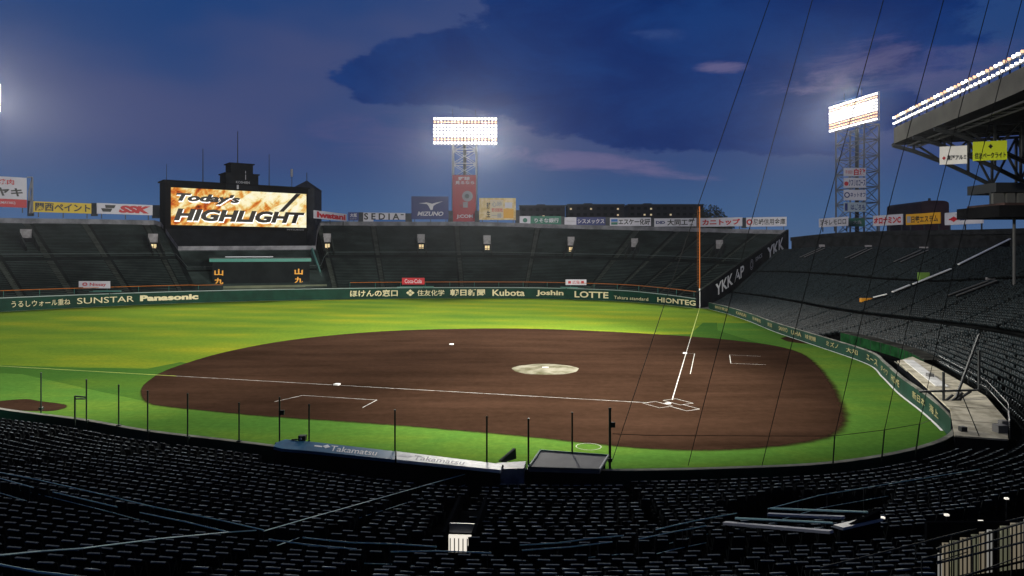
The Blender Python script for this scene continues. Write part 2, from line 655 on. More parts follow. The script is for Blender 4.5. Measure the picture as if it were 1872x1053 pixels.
def dirt_mat(name, a, b, soft=True):
    m = bpy.data.materials.new(name)
    m.use_nodes = True
    t = NT(m.node_tree)
    bs = t.n['Principled BSDF']
    g = t.node('ShaderNodeNewGeometry')
    sp = t.node('ShaderNodeSeparateXYZ')
    t.l.new(g.outputs['Position'], sp.inputs[0])
    st = t.comb(t.m('MULTIPLY', sp.outputs[0], 0.06), t.m('MULTIPLY', sp.outputs[1], 0.30), 0.0)
    n1 = t.noise(st, 1.0, 7, 0.68, 0.2)
    n2 = t.noise(g.outputs['Position'], 1.6, 6, 0.7)
    f = t.m('ADD', t.m('MULTIPLY', n1, 0.5), t.m('ADD', t.m('MULTIPLY', n2, 0.3), t.m('MULTIPLY', t.noise(g.outputs['Position'], 0.12, 4), 0.2)))
    t.put(bs.inputs['Base Color'], t.ramp(f, [(0.36, a), (0.64, b)]))
    bs.inputs['Roughness'].default_value = 0.92
    bs.inputs['Specular IOR Level'].default_value = 0.0
    bn = t.node('ShaderNodeBump')
    bn.inputs['Strength'].default_value = 0.35
    bn.inputs['Distance'].default_value = 0.03
    t.l.new(t.noise(g.outputs['Position'], 7, 5, 0.7), bn.inputs['Height'])
    t.l.new(bn.outputs[0], bs.inputs['Normal'])
    if soft:
        at = t.node('ShaderNodeAttribute', attribute_name='edge')
        n3 = t.noise(g.outputs['Position'], 1.1, 6, 0.75)
        e = t.m('ADD', t.m('MULTIPLY', at.outputs['Fac'], 1.6), t.m('MULTIPLY', t.m('SUBTRACT', n3, 0.5), 0.8))
        t.put(bs.inputs['Alpha'], t.smooth(e, 0.25, 0.85))
    MATS[name] = m


dirt_mat('clay', (0.0170, 0.0092, 0.0058, 1), (0.046, 0.0245, 0.0155, 1))
mat('asphalt', (0.045, 0.045, 0.048), 0.9, 0.3, 0.05)
mat('line_white', (0.55, 0.54, 0.51), 0.9, 0.35, 1.2, spec=0.0)
mat('line_on_grass', (0.34, 0.40, 0.06), 0.9, 0.2, 0.8)
mat('mound_cover', (0.26, 0.245, 0.19), 0.9, 0.3, 0.45, spec=0.0, col2=(0.085, 0.08, 0.045))

gm = MB()
gm.poly([(4000 * math.cos(k * math.pi / 24), 4000 * math.sin(k * math.pi / 24), -0.08) for k in range(48)])
structure(gm.build('ground', 'asphalt'))

foot_in = [BO[i][:2] for i in range(0, 401, 4)]
foot_out = [BL[i][:2] for i in range(220, -1, -4)]
ring = [tuple(p) for p in foot_in] + [tuple(p) for p in foot_out]
MB_f = MB().poly([(p[0], p[1], 0.0) for p in ring])
structure(MB_f.build('field_lawn', 'turf'))

inner_px = [(-420, 672), (-150, 677), (40, 684), (160, 711), (285, 738), (500, 752), (800, 772), (1100, 795), (1300, 805), (1440, 795),
            (1520, 765), (1505, 700), (1470, 655), (1440, 641), (1370, 622), (1312, 604), (1312, 591), (1392, 590)]
inner = [G(u, v) for u, v in inner_px]
y_stop = inner[-1].y
outer = [p for p in foot_in if p[1] < y_stop or p[0] < 0]
mb = MB().poly([(p.x, p.y, 0.006) for p in inner] + [(p[0], p[1], 0.006) for p in reversed(outer)])
structure(mb.build('foul_territory_lawn', 'turf_foul'))


for nm, wpx in (('left_dark_wedge', [(-260, 664), (0, 668), (150, 672), (270, 674), (330, 662), (380, 668), (330, 700), (285, 738), (160, 711), (40, 684), (-200, 676)]),
                ('right_dark_wedge', [(1180, 612), (1262, 611), (1285, 590), (1311, 590), (1312, 604), (1370, 622), (1440, 641), (1400, 645), (1270, 625)])):
    structure(MB().poly([tuple(G(u, v)[:2]) + (0.009,) for u, v in wpx]).build(nm, 'turf_dark'))  # wedges of darker green turf beside the infield


def soft_patch(name, pts, widths, z, material, kind=True):
    n = len(pts)
    cx = sum(p[0] for p in pts) / n
    cy = sum(p[1] for p in pts) / n
    m = MB()
    inn = []
    for p, wd in zip(pts, widths):
        L = math.hypot(p[0] - cx, p[1] - cy)
        k = 1 - wd / L
        inn.append((cx + (p[0] - cx) * k, cy + (p[1] - cy) * k))
    m.v = [(p[0], p[1], z) for p in pts] + [(p[0], p[1], z) for p in inn]
    for k in range(n):
        j = (k + 1) % n
        m.f.append((k, j, n + j, n + k))
    m.f.append(tuple(range(n, 2 * n)))
    o = m.build(name, material)
    at = o.data.attributes.new('edge', 'FLOAT', 'POINT')
    at.data.foreach_set('value', [0.0] * n + [1.0] * n)
    return structure(o)


dirt_px = [(285, 684.6, .4), (320, 670, .4), (400, 646, .4), (500, 626, .4), (600, 613.5, .4), (720, 604.5, .4), (870, 600.5, .4), (1000, 601.5, .4),
           (1140, 607.5, .4), (1270, 615.5, .4), (1360, 624, .5), (1420, 632, .8), (1470, 645, 1.4), (1505, 667, 1.8), (1538, 702, 2), (1562, 742, 2.2),
           (1570, 772, 2.2), (1550, 799, 2.2), (1485, 816, 2.0), (1400, 825, 1.8), (1300, 829, 1.8), (1190, 826, 1.8), (1090, 817, 1.8),
           (900, 798, 1.8), (700, 781, 1.8), (480, 765, 1.8), (335, 751, 1.8), (266, 741, 1.4), (252, 727, .8), (258, 706, .4)]
gp = [tuple(G(u, v)[:2]) + (wd,) for u, v, wd in dirt_px]
gp = catmull(gp + gp[:1], 181)[:-1]
soft_patch('infield_dirt', [(p[0], p[1]) for p in gp], [max(.3, p[2]) for p in gp], 0.012, 'clay')
for nm, pts in (('left_bullpen_dirt', [(-60, 738), (40, 729), (75, 732), (128, 741), (100, 752), (20, 752), (-80, 752)]),
                ('right_bullpen_dirt', [(1424, 618), (1452, 614), (1500, 622), (1512, 629), (1488, 630), (1440, 625)])):
    q = [tuple(G(u, v)[:2]) for u, v in pts]
    q = catmull(q + q[:1], 41)[:-1]
    soft_patch(nm, [tuple(p) for p in q], [0.7] * 40, 0.012, 'clay')


def fline(m, a, b, wd, z=0.02):
    a, b = Vector((*F(*a), z)), Vector((*F(*b), z))
    d = (b - a).normalized()
    n = Vector((-d.y, d.x, 0)) * wd / 2
    m.quad(a - n, b - n, b + n, a + n)


def paint(name, segs, wd, material='line_white', z=0.02):
    m = MB()
    for a, b in segs:
        fline(m, a, b, wd, z)
        z += 0.001
    return structure(m.build(name, material))


paint('third_base_foul_line', [((0, 1.6), (0, 43.2))], 0.06)
paint('first_base_foul_line', [((1.6, 0), (42.0, 0))], 0.07)
paint('left_field_foul_line', [((0, 43.2), (0, 93))], 0.12, 'line_on_grass')
paint('right_field_foul_line', [((42.0, 0), (93, 0))], 0.13, 'line_on_grass')
paint('running_lane_line', [((13.7, -.91), (27.4, -.91)), ((27.4, -.95), (27.4, 0.45))], 0.06)
paint('third_coach_box_line', [((-4.57, 21.2), (-4.57, 27.5)), ((-4.57, 21.2), (-7.2, 21.0)), ((-4.57, 27.5), (-7.2, 28.2))], 0.06)
paint('first_coach_box_line', [((21.3, -4.57), (27.4, -4.57)), ((21.3, -4.57), (21.3, -7.9)), ((27.4, -4.57), (27.2, -7.7))], 0.06)


def plate_pt(a, b):
    """a toward the pitcher, b to the first base side, from the tip of home plate"""
    q = math.sqrt(0.5)
    return (a * q + b * q, a * q - b * q)


bb = []
for s in (-1, 1):
    c0, c1 = s * 0.37, s * 1.59
    A = [plate_pt(-0.6, c0), plate_pt(1.25, c0), plate_pt(1.25, c1), plate_pt(-0.6, c1)]
    bb += [(A[k], A[(k + 1) % 4]) for k in range(4)]
for s in (-1, 1):
    bb.append((plate_pt(-0.6, s * 0.6), plate_pt(-2.3, s * 0.6)))
bb.append((plate_pt(-2.3, -0.6), plate_pt(-2.3, 0.6)))
paint('batters_box_line', bb, 0.045)
m = MB().prism([F(*plate_pt(a, b)) for a, b in ((0, 0), (0.22, 0.22), (0.43, 0.22), (0.43, -0.22), (0.22, -0.22))], 0.012, 0.035)
tag(m.build('home_plate', 'white_paint'), 'white five sided home plate between the two chalked boxes', 'home plate')
for (a, b), lab in (((27.2, 0.1), 'white square base on the foul line at the end of the running lane'),
                    ((27.4, 27.4), 'white square base alone on the dirt beyond the mound'),
                    ((0.1, 27.2), 'white square base on the long foul line nearest the dugout')):
    h = 0.21
    m = MB().prism([F(a + i * h, b + j * h) for i, j in ((-1, -1), (1, -1), (1, 1), (-1, 1))], 0.012, 0.12)
    tag(m.build('base', 'white_paint'), lab, 'base')
# mound: a low dome under a pale ground cloth
mc = G(997, 675)
m = MB()
R = 3.15
for k in range(9):
    rr = R * k / 8
    zz = 0.16 * (1 - (k / 8) ** 2) + 0.018
    for j in range(40):
        an = 2 * math.pi * j / 40
        wv = 1 + 0.02 * math.sin(5 * an) + 0.015 * math.sin(11 * an)
        m.v.append((mc.x + rr * wv * math.cos(an), mc.y + rr * wv * math.sin(an), zz))
for k in range(8):
    for j in range(40):
        i = (j + 1) % 40
        m.f.append((k * 40 + j, k * 40 + i, (k + 1) * 40 + i, (k + 1) * 40 + j))
mo = thing('pitching_mound', (mc.x, mc.y, 0), 'round pitching mound under a pale ground cloth in the middle of the dirt', 'mound')
m.build('ground_cloth', 'mound_cover', mo, smooth=True)
m = MB().obox((mc.x - 0.3, mc.y - 0.08, 0.182), (0.61, 0, 0), (0, 0.15, 0), (0, 0, 0.03))
m.build('pitching_plate', 'white_paint', mo)
oc = G(1076, 817)
m = MB()
A = [(oc.x + 0.72 * math.cos(k * math.pi / 20), oc.y + 0.72 * math.sin(k * math.pi / 20), 0.022) for k in range(41)]
B = [(oc.x + 0.69 * math.cos(k * math.pi / 20), oc.y + 0.69 * math.sin(k * math.pi / 20), 0.022) for k in range(41)]
structure(m.strip(A, B).build('on_deck_circle_line', 'line_white'))

# ================================================================== outfield wall and bleachers
N_ROWS = 46
WS = np.linspace(0, 1, 200)
wallm = MB()
n2 = len(WS)
prof = []
for a in WS:
    f0 = bl_pt(a, 0)
    out = bl_pt(a, 0.02) - f0
    out.z = 0
    out.normalize()
    prof.append((f0, out))
ow = thing('outfield_wall', tuple(bl_pt(0.5, 0, -2.6)), 'long dark green outfield wall with cream lettering', 'wall')
m = MB()
m.strip([(p.x, p.y, 0.0) for p, o in prof], [(p.x, p.y, p.z) for p, o in prof])
m.strip([(p.x, p.y, p.z) for p, o in prof], [(p.x + o.x * .35, p.y + o.y * .35, p.z) for p, o in prof])
m.strip([(p.x + o.x * .35, p.y + o.y * .35, p.z) for p, o in prof], [(p.x + o.x * .35, p.y + o.y * .35, 0) for p, o in prof])
m.build('padded_face', 'fence_green', ow)
m = MB()
m.strip([(p.x - o.x * .03, p.y - o.y * .03, p.z - .10) for p, o in prof], [(p.x - o.x * .03, p.y - o.y * .03, p.z + .05) for p, o in prof])
m.strip([(p.x - o.x * .03, p.y - o.y * .03, p.z + .05) for p, o in prof], [(p.x + o.x * .40, p.y + o.y * .40, p.z + .05) for p, o in prof])
m.build('top_cap', 'fence_top', ow)
m = MB()
m.strip([(p.x - o.x * .45, p.y - o.y * .45, .010) for p, o in prof], [(p.x - o.x * .02, p.y - o.y * .02, .010) for p, o in prof])
structure(m.build('outfield_kerb', 'pale_kerb'))


def wall_frame(u0, u1):
    """a face frame on the outfield wall between two photo columns; metres from its left foot"""
    a, b = bl_w_foot(u0), bl_w_foot(u1)
    p, q = bl_pt(a, 0), bl_pt(b, 0)
    p.z = q.z = 0
    ex = (q - p)
    L = ex.length
    ex.normalize()
    n = Vector((ex.y, -ex.x, 0))
    mid = bl_pt((a + b) / 2, 0)
    sag = (mid - (p + q) / 2).dot(n)
    return (p + n * max(sag, 0.0), ex, Vector((0, 0, 1)), n), L


WALL_TEXT = [('うるしウォール重ね', 22, 128, .7, 1.9, 0.0), ('SUNSTAR', 140, 245, .75, 1.95, 0.0), ('Panasonic', 256, 362, .75, 2.0, 0.05),
             ('ほけんの窓口', 641, 727, .55, 2.15, 0.02), ('住友化学', 763, 813, .6, 2.05, 0.01), ('朝日新聞', 823, 887, .55, 2.2, 0.03),
             ('Kubota', 901, 959, .55, 2.1, 0.02), ('Joshin', 981, 1031, .55, 2.05, 0.03), ('LOTTE', 1050, 1112, .5, 2.0, 0.02),
             ('Takara standard', 1123, 1185, .5, 1.2, 0.0), ('HIONTEG', 1202, 1272, .45, 1.5, 0.02)]
for body, u0, u1, z0, z1, off in WALL_TEXT:
    fr, L = wall_frame(u0, u1)
    lettering(ow, fr, body, (0, L, z0, z1), 'cream', offset=off, lift=0.06)
fr, L = wall_frame(742, 758)
c, h = L / 2, 1.35
for k in range(4):
    dx, dz = ((0, .45), (.55, 0), (0, -.45), (-.55, 0))[k]
    face_poly(ow, fr, [(c + dx - .45, h + dz), (c + dx, h + dz - .38), (c + dx + .45, h + dz), (c + dx, h + dz + .38)], 'cream', 'emblem', 0.06 + .002 * k)


def rail_thing(name, label, cat, pts, mats, r, post_every, post_h, group=None, post_mat=None, mid=False):
    base = Vector(pts[0])
    t = thing(name, tuple(base), label, cat, group)
    m = MB()
    for a, b in zip(pts[:-1], pts[1:]):
        m.tube(a, b, r, 5)
        if mid:
            m.tube(Vector(a) - Vector((0, 0, post_h * .5)), Vector(b) - Vector((0, 0, post_h * .5)), r * .7, 5)
    m.build('handrail', mats, t)
    acc = 0.0
    spots = [Vector(pts[0])]
    for a, b in zip(pts[:-1], pts[1:]):
        a, b = Vector(a), Vector(b)
        L = (b - a).length
        d = post_every - acc
        while d <= L:
            spots.append(a + (b - a) * (d / L))
            d += post_every
        acc = (acc + L) % post_every
    for p in spots:
        MB().tube(p, p - Vector((0, 0, post_h)), r * 0.8, 5).build('post', post_mat or mats, t)
    return t


for ua, ub, lab in ((-60, 408, 'orange guard rail along the wall left of the scoreboard'), (640, 1281, 'orange guard rail along the wall right of the scoreboard')):
    a, b = bl_w_foot(ua), bl_w_foot(ub)
    pts = [bl_pt(a + (b - a) * k / 40, 0.012, 1.15) for k in range(41)]
    rail_thing('guard_rail', lab, 'guard rail', pts, 'orange_paint', 0.055, 6.0, 1.3, 'orange outfield guard rails', 'teal_paint')

blt = thing('outfield_bleachers', tuple(bl_pt(0.5, 0.0)), 'dark terraced bleachers behind the green outfield wall', 'grandstand')
m = MB()
for r in range(N_ROWS):
    t0, t1 = r / N_ROWS, (r + 1) / N_ROWS
    A = [bl_pt(a, t0) for a in WS]
    B = [bl_pt(a, t1) for a in WS]
    B0 = [Vector((q.x, q.y, p.z)) for p, q in zip(A, B)]
    m.strip(A, B0)
    m.strip(B0, B)
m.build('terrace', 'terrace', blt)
aisle_foot = [-60, 40, 130, 235, 330, 612, 700, 845, 962, 1080, 1130, 1168, 1205, 1240]
aisle_w = [bl_w_foot(u) for u in aisle_foot]
m = MB()
WB = np.linspace(0, 1, 420)
for r in range(N_ROWS):
    if r in (20, 21):
        continue
    t0, t1 = (r + 0.30) / N_ROWS, (r + 0.66) / N_ROWS
    zr = [bl_pt(a, r / N_ROWS).z + 0.40 for a in WB]
    run = []
    for k, a in enumerate(WB):
        gap = min(abs(a - x) for x in aisle_w) < 0.0028
        if gap or k == len(WB) - 1:
            if len(run) > 1:
                A = [Vector((*bl_pt(WB[i], t0)[:2], zr[i])) for i in run]
                B = [Vector((*bl_pt(WB[i], t1)[:2], zr[i])) for i in run]
                m.strip(A, B)
                m.strip([p - Vector((0, 0, .16)) for p in A], A)
            run = []
        else:
            run.append(k)
stuff(m.build('bench_rows', 'bench', blt))
for a, (ra, rb) in [(a, f_) for a in aisle_w for f_ in ((0, 20), (22, N_ROWS))]:
    m = MB()
    hw = 0.0022
    for r in range(ra, rb):
        p0, p1 = bl_pt(a - hw, r / N_ROWS, .06), bl_pt(a + hw, r / N_ROWS, .06)
        q0, q1 = bl_pt(a - hw, (r + .5) / N_ROWS, 0), bl_pt(a + hw, (r + .5) / N_ROWS, 0)
        s0, s1 = bl_pt(a - hw, (r + 1) / N_ROWS, .06), bl_pt(a + hw, (r + 1) / N_ROWS, .06)
        mz = (p0.z + s0.z) / 2
        q0.z = q1.z = p0.z
        m.quad(p0, p1, q1, q0)
        e0, e1 = q0.copy(), q1.copy()
        e0.z = e1.z = mz
        m.quad(q0, q1, e1, e0)
        g0, g1 = s0.copy(), s1.copy()
        g0.z = g1.z = mz
        m.quad(e0, e1, g1, g0)
        m.quad(g0, g1, s1, s0)
    m.build('aisle_stair', 'aisle', blt)
# cross walk rail, rim parapet
m = MB()
pts = [bl_pt(a, 21.6 / N_ROWS, 1.0) for a in WS]
for p, q in zip(pts[:-1], pts[1:]):
    m.bar(p, q, .06, .07)
m.build('cross_aisle_rail', mat('rail_far', (0.06, 0.085, 0.085), 0.6), blt)
m = MB()
R0 = [bl_pt(a, 1.0) for a in WS]
OUT = []
for a in WS:
    o = bl_pt(a, 1.0) - bl_pt(a, .97)
    o.z = 0
    OUT.append(o.normalized())
m.strip(R0, [p + Vector((0, 0, 1.25)) for p in R0])
m.strip([p + Vector((0, 0, 1.25)) for p in R0], [p + o * 1.2 + Vector((0, 0, 1.25)) for p, o in zip(R0, OUT)])
m.strip([p + o * 1.2 + Vector((0, 0, 1.25)) for p, o in zip(R0, OUT)], [Vector((p.x + o.x * 1.2, p.y + o.y * 1.2, -.05)) for p, o in zip(R0, OUT)])
m.build('rim_parapet', 'parapet', blt)

# the side wall of the bleachers, with big letters going up the slope
ykk = thing('bleacher_side_wall', tuple(bl_pt(1, 0, -1.9)), 'black sloping side wall with big white letters beside the orange foul pole', 'wall')
NS = 24
top = [bl_pt(1.0, k / NS, 1.25) for k in range(NS + 1)]
dirv = (top[-1] - top[0])
dirv.z = 0
dirv.normalize()
nrm = Vector((dirv.y, -dirv.x, 0))
m = MB()
A = [p + nrm * .15 for p in top]
B = [p - nrm * .25 for p in top]
A0 = [Vector((p.x, p.y, 0)) for p in A]
B0 = [Vector((p.x, p.y, 0)) for p in B]
m.strip(A0, A).strip(A, B).strip(B, B0)
m.quad(A0[-1], A[-1], B[-1], B0[-1])
m.quad(A0[0], B0[0], B[0], A[0])
m.build('concrete_wall', 'black_wall', ykk)
m = MB()
for k in range(NS):
    m.bar(top[k] + Vector((0, 0, .06)), top[k + 1] + Vector((0, 0, .06)), .5, .12)
m.build('coping', 'aisle', ykk)
slope_dir = (top[-1] - top[0]).normalized()
LW = (top[-1] - top[0]).length
for body, s0, s1, h0, h1 in (('YKK AP', .15, .43, -3.5, -.9), ('YKK', .705, .93, -4.2, -.9)):
    fr = (A[0].copy(), slope_dir, Vector((0, 0, 1)), nrm)
    lettering(ykk, fr, body, (LW * s0, LW * s1, h0, h1), 'white_paint', offset=.02, lift=.06)
ec = A[0] + slope_dir * (LW * .515) + Vector((0, 0, -2.2)) + nrm * .06
m = MB()
for ra in (1.25, .8):
    Aq = [ec + slope_dir * (ra * math.cos(k * math.pi / 12)) + Vector((0, 0, ra * math.sin(k * math.pi / 12))) for k in range(25)]
    Bq = [ec + slope_dir * ((ra - .2) * math.cos(k * math.pi / 12)) + Vector((0, 0, (ra - .2) * math.sin(k * math.pi / 12))) for k in range(25)]
    m.strip(Aq, Bq)
m.build('round_emblem', 'ink_grey', ykk)
lettering(ykk, (A[0].copy(), slope_dir, Vector((0, 0, 1)), nrm), 'SINCE', (LW * .56, LW * .64, -2.2, -1.2), 'ink_grey', lift=.06)

# entrances in the bleachers
ENT = [(50, 432, 20, 1, 'pinkish'), (283, 440, 18, 2, 'square marked'), (598, 440, 15, 2, 'narrow'), (770, 441, 15, 2, 'square marked'),
       (890, 443, 15, 2, 'plain'), (1043, 446, 14, 2, 'square marked'), (1158, 449, 14, 0, 'pinkish'), (1312, 452, 14, 0, 'faint')]
ENT_LAB = ['entrance with a pinkish panel at the far left of the bleachers', 'entrance with a white panel and lit door left of the scoreboard',
           'entrance with a white panel and lit door just right of the scoreboard', 'entrance with lit door below the navy hoarding',
           'entrance with a plain panel and lit door below the gold hoarding', 'entrance with lit door right of the middle of the bleachers',
           'unlit entrance with a pinkish panel fifth right of the scoreboard', 'unlit entrance just right of the orange foul pole']
for (u, v, wpx, lit, _), lab in zip(ENT, ENT_LAB):
    a, t = bl_at(u, v + 16)
    base = bl_pt(a, t)
    rim = bl_pt(a, min(1, t + .05))
    n = base - rim
    n.z = 0
    n.normalize()
    ex = Vector((-n.y, n.x, 0))
    if ex.x < 0:
        ex = -ex
    sc = base.y / FPX
    wd = wpx * sc * .9
    e = thing('stand_entrance', tuple(base), lab, 'entrance', 'entrances in the outfield bleachers')
    H = 14 * sc
    back = base - n * 1.4
    m = MB().obox(back - ex * wd / 2 + Vector((0, 0, H * .95)), ex * wd, -n * .25, Vector((0, 0, 16 * sc)))
    m.build('head_panel', mat('panel_grey', (0.20, 0.19, 0.20), 0.7, 0.25, 1.2), e)
    m = MB().obox(back - ex * wd / 2 - Vector((0, 0, .3)), ex * wd, -n * .2, Vector((0, 0, H * .95 + .28)))
    m.build('doorway', 'black_wall', e)
    if lit == 2:
        m = MB().obox(back - ex * wd * .28 + n * .02 + Vector((0, 0, -.1)), ex * wd * .62, n * .08, Vector((0, 0, H * .78)))
        d = m.build('lit_door', 'lit_door', e)
        MB().obox(back - ex * wd * .02 + n * .12 + Vector((0, 0, -.1)), ex * wd * .1, n * .05, Vector((0, 0, H * .78))).build('door_post', 'ink_gold', d)
    for s in (-1, 1):
        p0 = base + ex * (wd * .56 * s) + n * 4.5
        p1 = base + ex * (wd * .56 * s) - n * 2.0
        zz = base.z - 1.4
        m = MB()
        m.poly([(p0.x, p0.y, zz), (p1.x, p1.y, zz), (p1.x, p1.y, base.z + H * .95 + 11 * sc), (p0.x, p0.y, base.z - .3)])
        q = ex * .14
        m.poly([(p0.x + q.x, p0.y + q.y, zz), (p1.x + q.x, p1.y + q.y, zz), (p1.x + q.x, p1.y + q.y, base.z + H * .95 + 11 * sc), (p0.x + q.x, p0.y + q.y, base.z - .3)])
        m.bar((p0.x, p0.y, base.z - .3), (p1.x, p1.y, base.z + H * .95 + 11 * sc), .3, .14)
        m.build('side_wall', 'aisle', e)

# small advertising gates just behind the wall
for u0, u1, v0, v1, bm, body, tm, lab in ((144, 201, 514, 527, 'board_white', '◎ Nissay', 'ink_red', 'small white banner with red print above the left outfield wall'),
                                          (735, 776, 508, 520, 'ink_red', 'Coca-Cola', 'board_white', 'small red banner with white script above the outfield wall'),
                                          (1034, 1072, 511, 521, 'board_white', '■ 広告 ■', 'ink_red', 'small white banner with red marks above the right outfield wall')):
    a, t = bl_at((u0 + u1) / 2, v1 + 6)
    y = bl_pt(a, t).y
    pl, pr = P(u0, v1, y), P(u1, v1, y)
    zt = P(u0, v0, y).z
    g = thing('banner_gate', (pl.x, pl.y, bl_pt(a, t).z), lab, 'banner', 'banners above the outfield wall')
    fr = (pl, Vector((1, 0, 0)), Vector((0, 0, 1)), Vector((0, -1, 0)))
    L, H = pr.x - pl.x, zt - pl.z
    face_rect(g, fr, (0, L, 0, H), bm, 'panel', 0.0, .12)
    lettering(g, fr, body, (L * .12, L * .88, H * .2, H * .82), tm, offset=.01, lift=.06)
    for xx in (0.15, L - .15):
        MB().tube((pl.x + xx, y + .1, pl.z), (pl.x + xx, y + .1, bl_pt(a, t).z - .6), .09, 6).build('leg', 'aisle', g)
    MB().obox((pl.x - 1.2, y - .2, pl.z - .75), (L + 3.4, 0, 0), (0, .5, 0), (0, 0, .3)).build('shelf', mat('teal_dull', (0.05, 0.14, 0.12), .6), g)


# ================================================================== scoreboard
def plane_frame(pl, pr):
    """frame for an upright face from its lower left to its lower right corner, n toward the camera side"""
    ex = Vector((pr.x - pl.x, pr.y - pl.y, 0))
    L = ex.length
    ex.normalize()
    return (pl.copy(), ex, Vector((0, 0, 1)), Vector((ex.y, -ex.x, 0))), L


YL, YR = 185.0, 206.5
sl, sr = P(312, 412, YL), P(560, 415.7, YR)
zb = (sl.z + sr.z) / 2
sl.z = sr.z = zb
fr, SL = plane_frame(sl, sr)
SH = 9.75
O, ex, ez, n = fr
sb = thing('scoreboard', (sl.x, sl.y, 0), 'wide black scoreboard with a lit golden video screen and stepped clock tower', 'scoreboard')
scr = bpy.data.materials.new('video_picture')
scr.use_nodes = True
t = NT(scr.node_tree)
t.n.remove(t.n['Principled BSDF'])
tcn = t.node('ShaderNodeTexCoord')
mp = t.node('ShaderNodeMapping')
t.l.new(tcn.outputs['Object'], mp.inputs[0])
mp.inputs['Rotation'].default_value = (0, 0, -math.atan2(ex.y, ex.x))
sp = t.node('ShaderNodeSeparateXYZ')
t.l.new(mp.outputs[0], sp.inputs[0])
X, Z = sp.outputs[0], t.m('SUBTRACT', sp.outputs[2], zb)
diag = t.comb(t.m('ADD', t.m('MULTIPLY', X, .28), t.m('MULTIPLY', Z, -.33)), t.m('MULTIPLY', t.m('ADD', X, Z), .07), 0.0)
n1 = t.noise(diag, .62, 4, .5, 1.6)
n2 = t.noise(t.comb(t.m('MULTIPLY', X, .22), t.m('MULTIPLY', Z, .22), 5.0), 1.0, 4, .55, 2.0)
left = t.smooth(X, 0.0, 26.0)
f = t.m('ADD', t.m('ADD', t.m('MULTIPLY', n1, .75), t.m('MULTIPLY', n2, .5)), t.m('MULTIPLY', left, .10))
pc = t.ramp(f, [(.46, lin(70, 22, 8)), (.54, lin(190, 84, 26)), (.61, lin(226, 150, 60)), (.67, lin(240, 214, 140)), (.74, lin(255, 244, 200)), (.9, lin(255, 252, 232))])
em = t.node('ShaderNodeEmission')
t.put(em.inputs[0], pc)
em.inputs[1].default_value = 1.0
t.l.new(em.outputs[0], t.n['Material Output'].inputs[0])
scr.cycles.emission_sampling = 'NONE'
MATS['video_picture'] = scr
TOPZ = SH + 1.5
m = MB().obox(O + ex * -1.3 - n * 7.0 + ez * (-zb), ex * (SL + 1.6), n * 6.9, ez * (zb + TOPZ))
m.build('building', 'black_wall', sb)
m = MB()
fx0, fx1, fz0, fz1 = -1.3, SL + .35, -1.0, TOPZ
for r in ((fx0, 0, fz0, fz1), (SL, fx1, fz0, fz1), (0, SL, SH, fz1), (0, SL, fz0, 0)):
    m.obox(O + ex * r[0] + ez * r[2] - n * .1, ex * (r[1] - r[0]), n * .45, ez * (r[3] - r[2]))
m.build('frame', 'board_black', sb)
m = MB().obox(O + ex * (fx0 - .5) + ez * TOPZ - n * 7, ex * (fx1 - fx0 + 1), n * 7.7, ez * .35)
m.build('cornice', 'board_black', sb)
screen = face_rect(sb, fr, (0, SL, 0, SH), 'video_picture', 'screen', 0.0, .06)
mat('screen_white', (.8, .8, .8), .5, emit=.85, ecol=(.95, .93, .88))
mat('screen_dark', (.02, .012, .006), .5)
for body, r, sh in (("Today's", (SL * .035, SL * .485, SH * .585, SH * .87), .25), ('HIGHLIGHT', (SL * .02, SL * .985, SH * .12, SH * .45), .22)):
    lettering(screen, fr, body, (r[0] + .12, r[1] + .12, r[2] - .35, r[3] - .25), 'screen_white', .055, sh, .03)
    lettering(screen, fr, body, r, 'screen_dark', .05, sh, .06)
face_poly(screen, fr, [(SL * .78, SH * .45), (SL * .815, SH * .45), (SL * .955, SH * .995), (SL * .915, SH * .995)], 'screen_dark', 'bat_shape', .02)
lettering(sb, fr, 'MITSUBISHI', (SL * .84, SL * .975, -.82, -.42), 'ink_grey', 0, 0, .40)
# clock tower on top
tw = MB()
cxt = SL * .497
W1, W2 = 8.6, 5.9
z1 = TOPZ + .35
tw.obox(O + ex * (cxt - W1 / 2) + ez * (SH + .35) - n * 5.6, ex * W1, n * 6.2, ez * (z1 + 2.6 - SH - .35))
tw.obox(O + ex * (cxt - W1 / 2 - .35) + ez * (z1 + 2.6) - n * 5.9, ex * (W1 + .7), n * 6.7, ez * .3)
tw.obox(O + ex * (cxt - W2 / 2) + ez * (z1 + 2.9) - n * 5.0, ex * W2, n * 5.2, ez * 2.5)
tw.obox(O + ex * (cxt - W2 / 2 - .4) + ez * (z1 + 5.4) - n * 5.3, ex * (W2 + .8), n * 5.8, ez * .28)
tower = tw.build('clock_tower', 'black_wall', sb)
lettering(tower, fr, 'KOSHIEN', (cxt - 1.7, cxt + 1.9, z1 + .1, z1 + .75), 'ink_grey', .01, 0, .66)
m = MB().obox(O + ex * (cxt + .75) + ez * (z1 + 1.2) + n * .62, ex * .16, n * .05, ez * 2.4)
m.obox(O + ex * (cxt - 1.5) + ez * (z1 - 1.5) + n * .62, ex * .5, n * .05, ez * 1.4)
m.build('clock_hand', 'ink_grey', tower)
for uu, vt, vb, rr in ((304.5, 300, 337, .10), (371, 272, 341, .16), (434.5, 240, 303, .16), (492, 282, 347, .14)):
    fu = (uu - 312) / 248
    yy = YL + (YR - YL) * fu + 2.5
    MB().tube(P(uu, vb + 2, yy), P(uu, vt, yy), rr, 6, rr * .55).build('flagpole', 'steel_dark', sb)
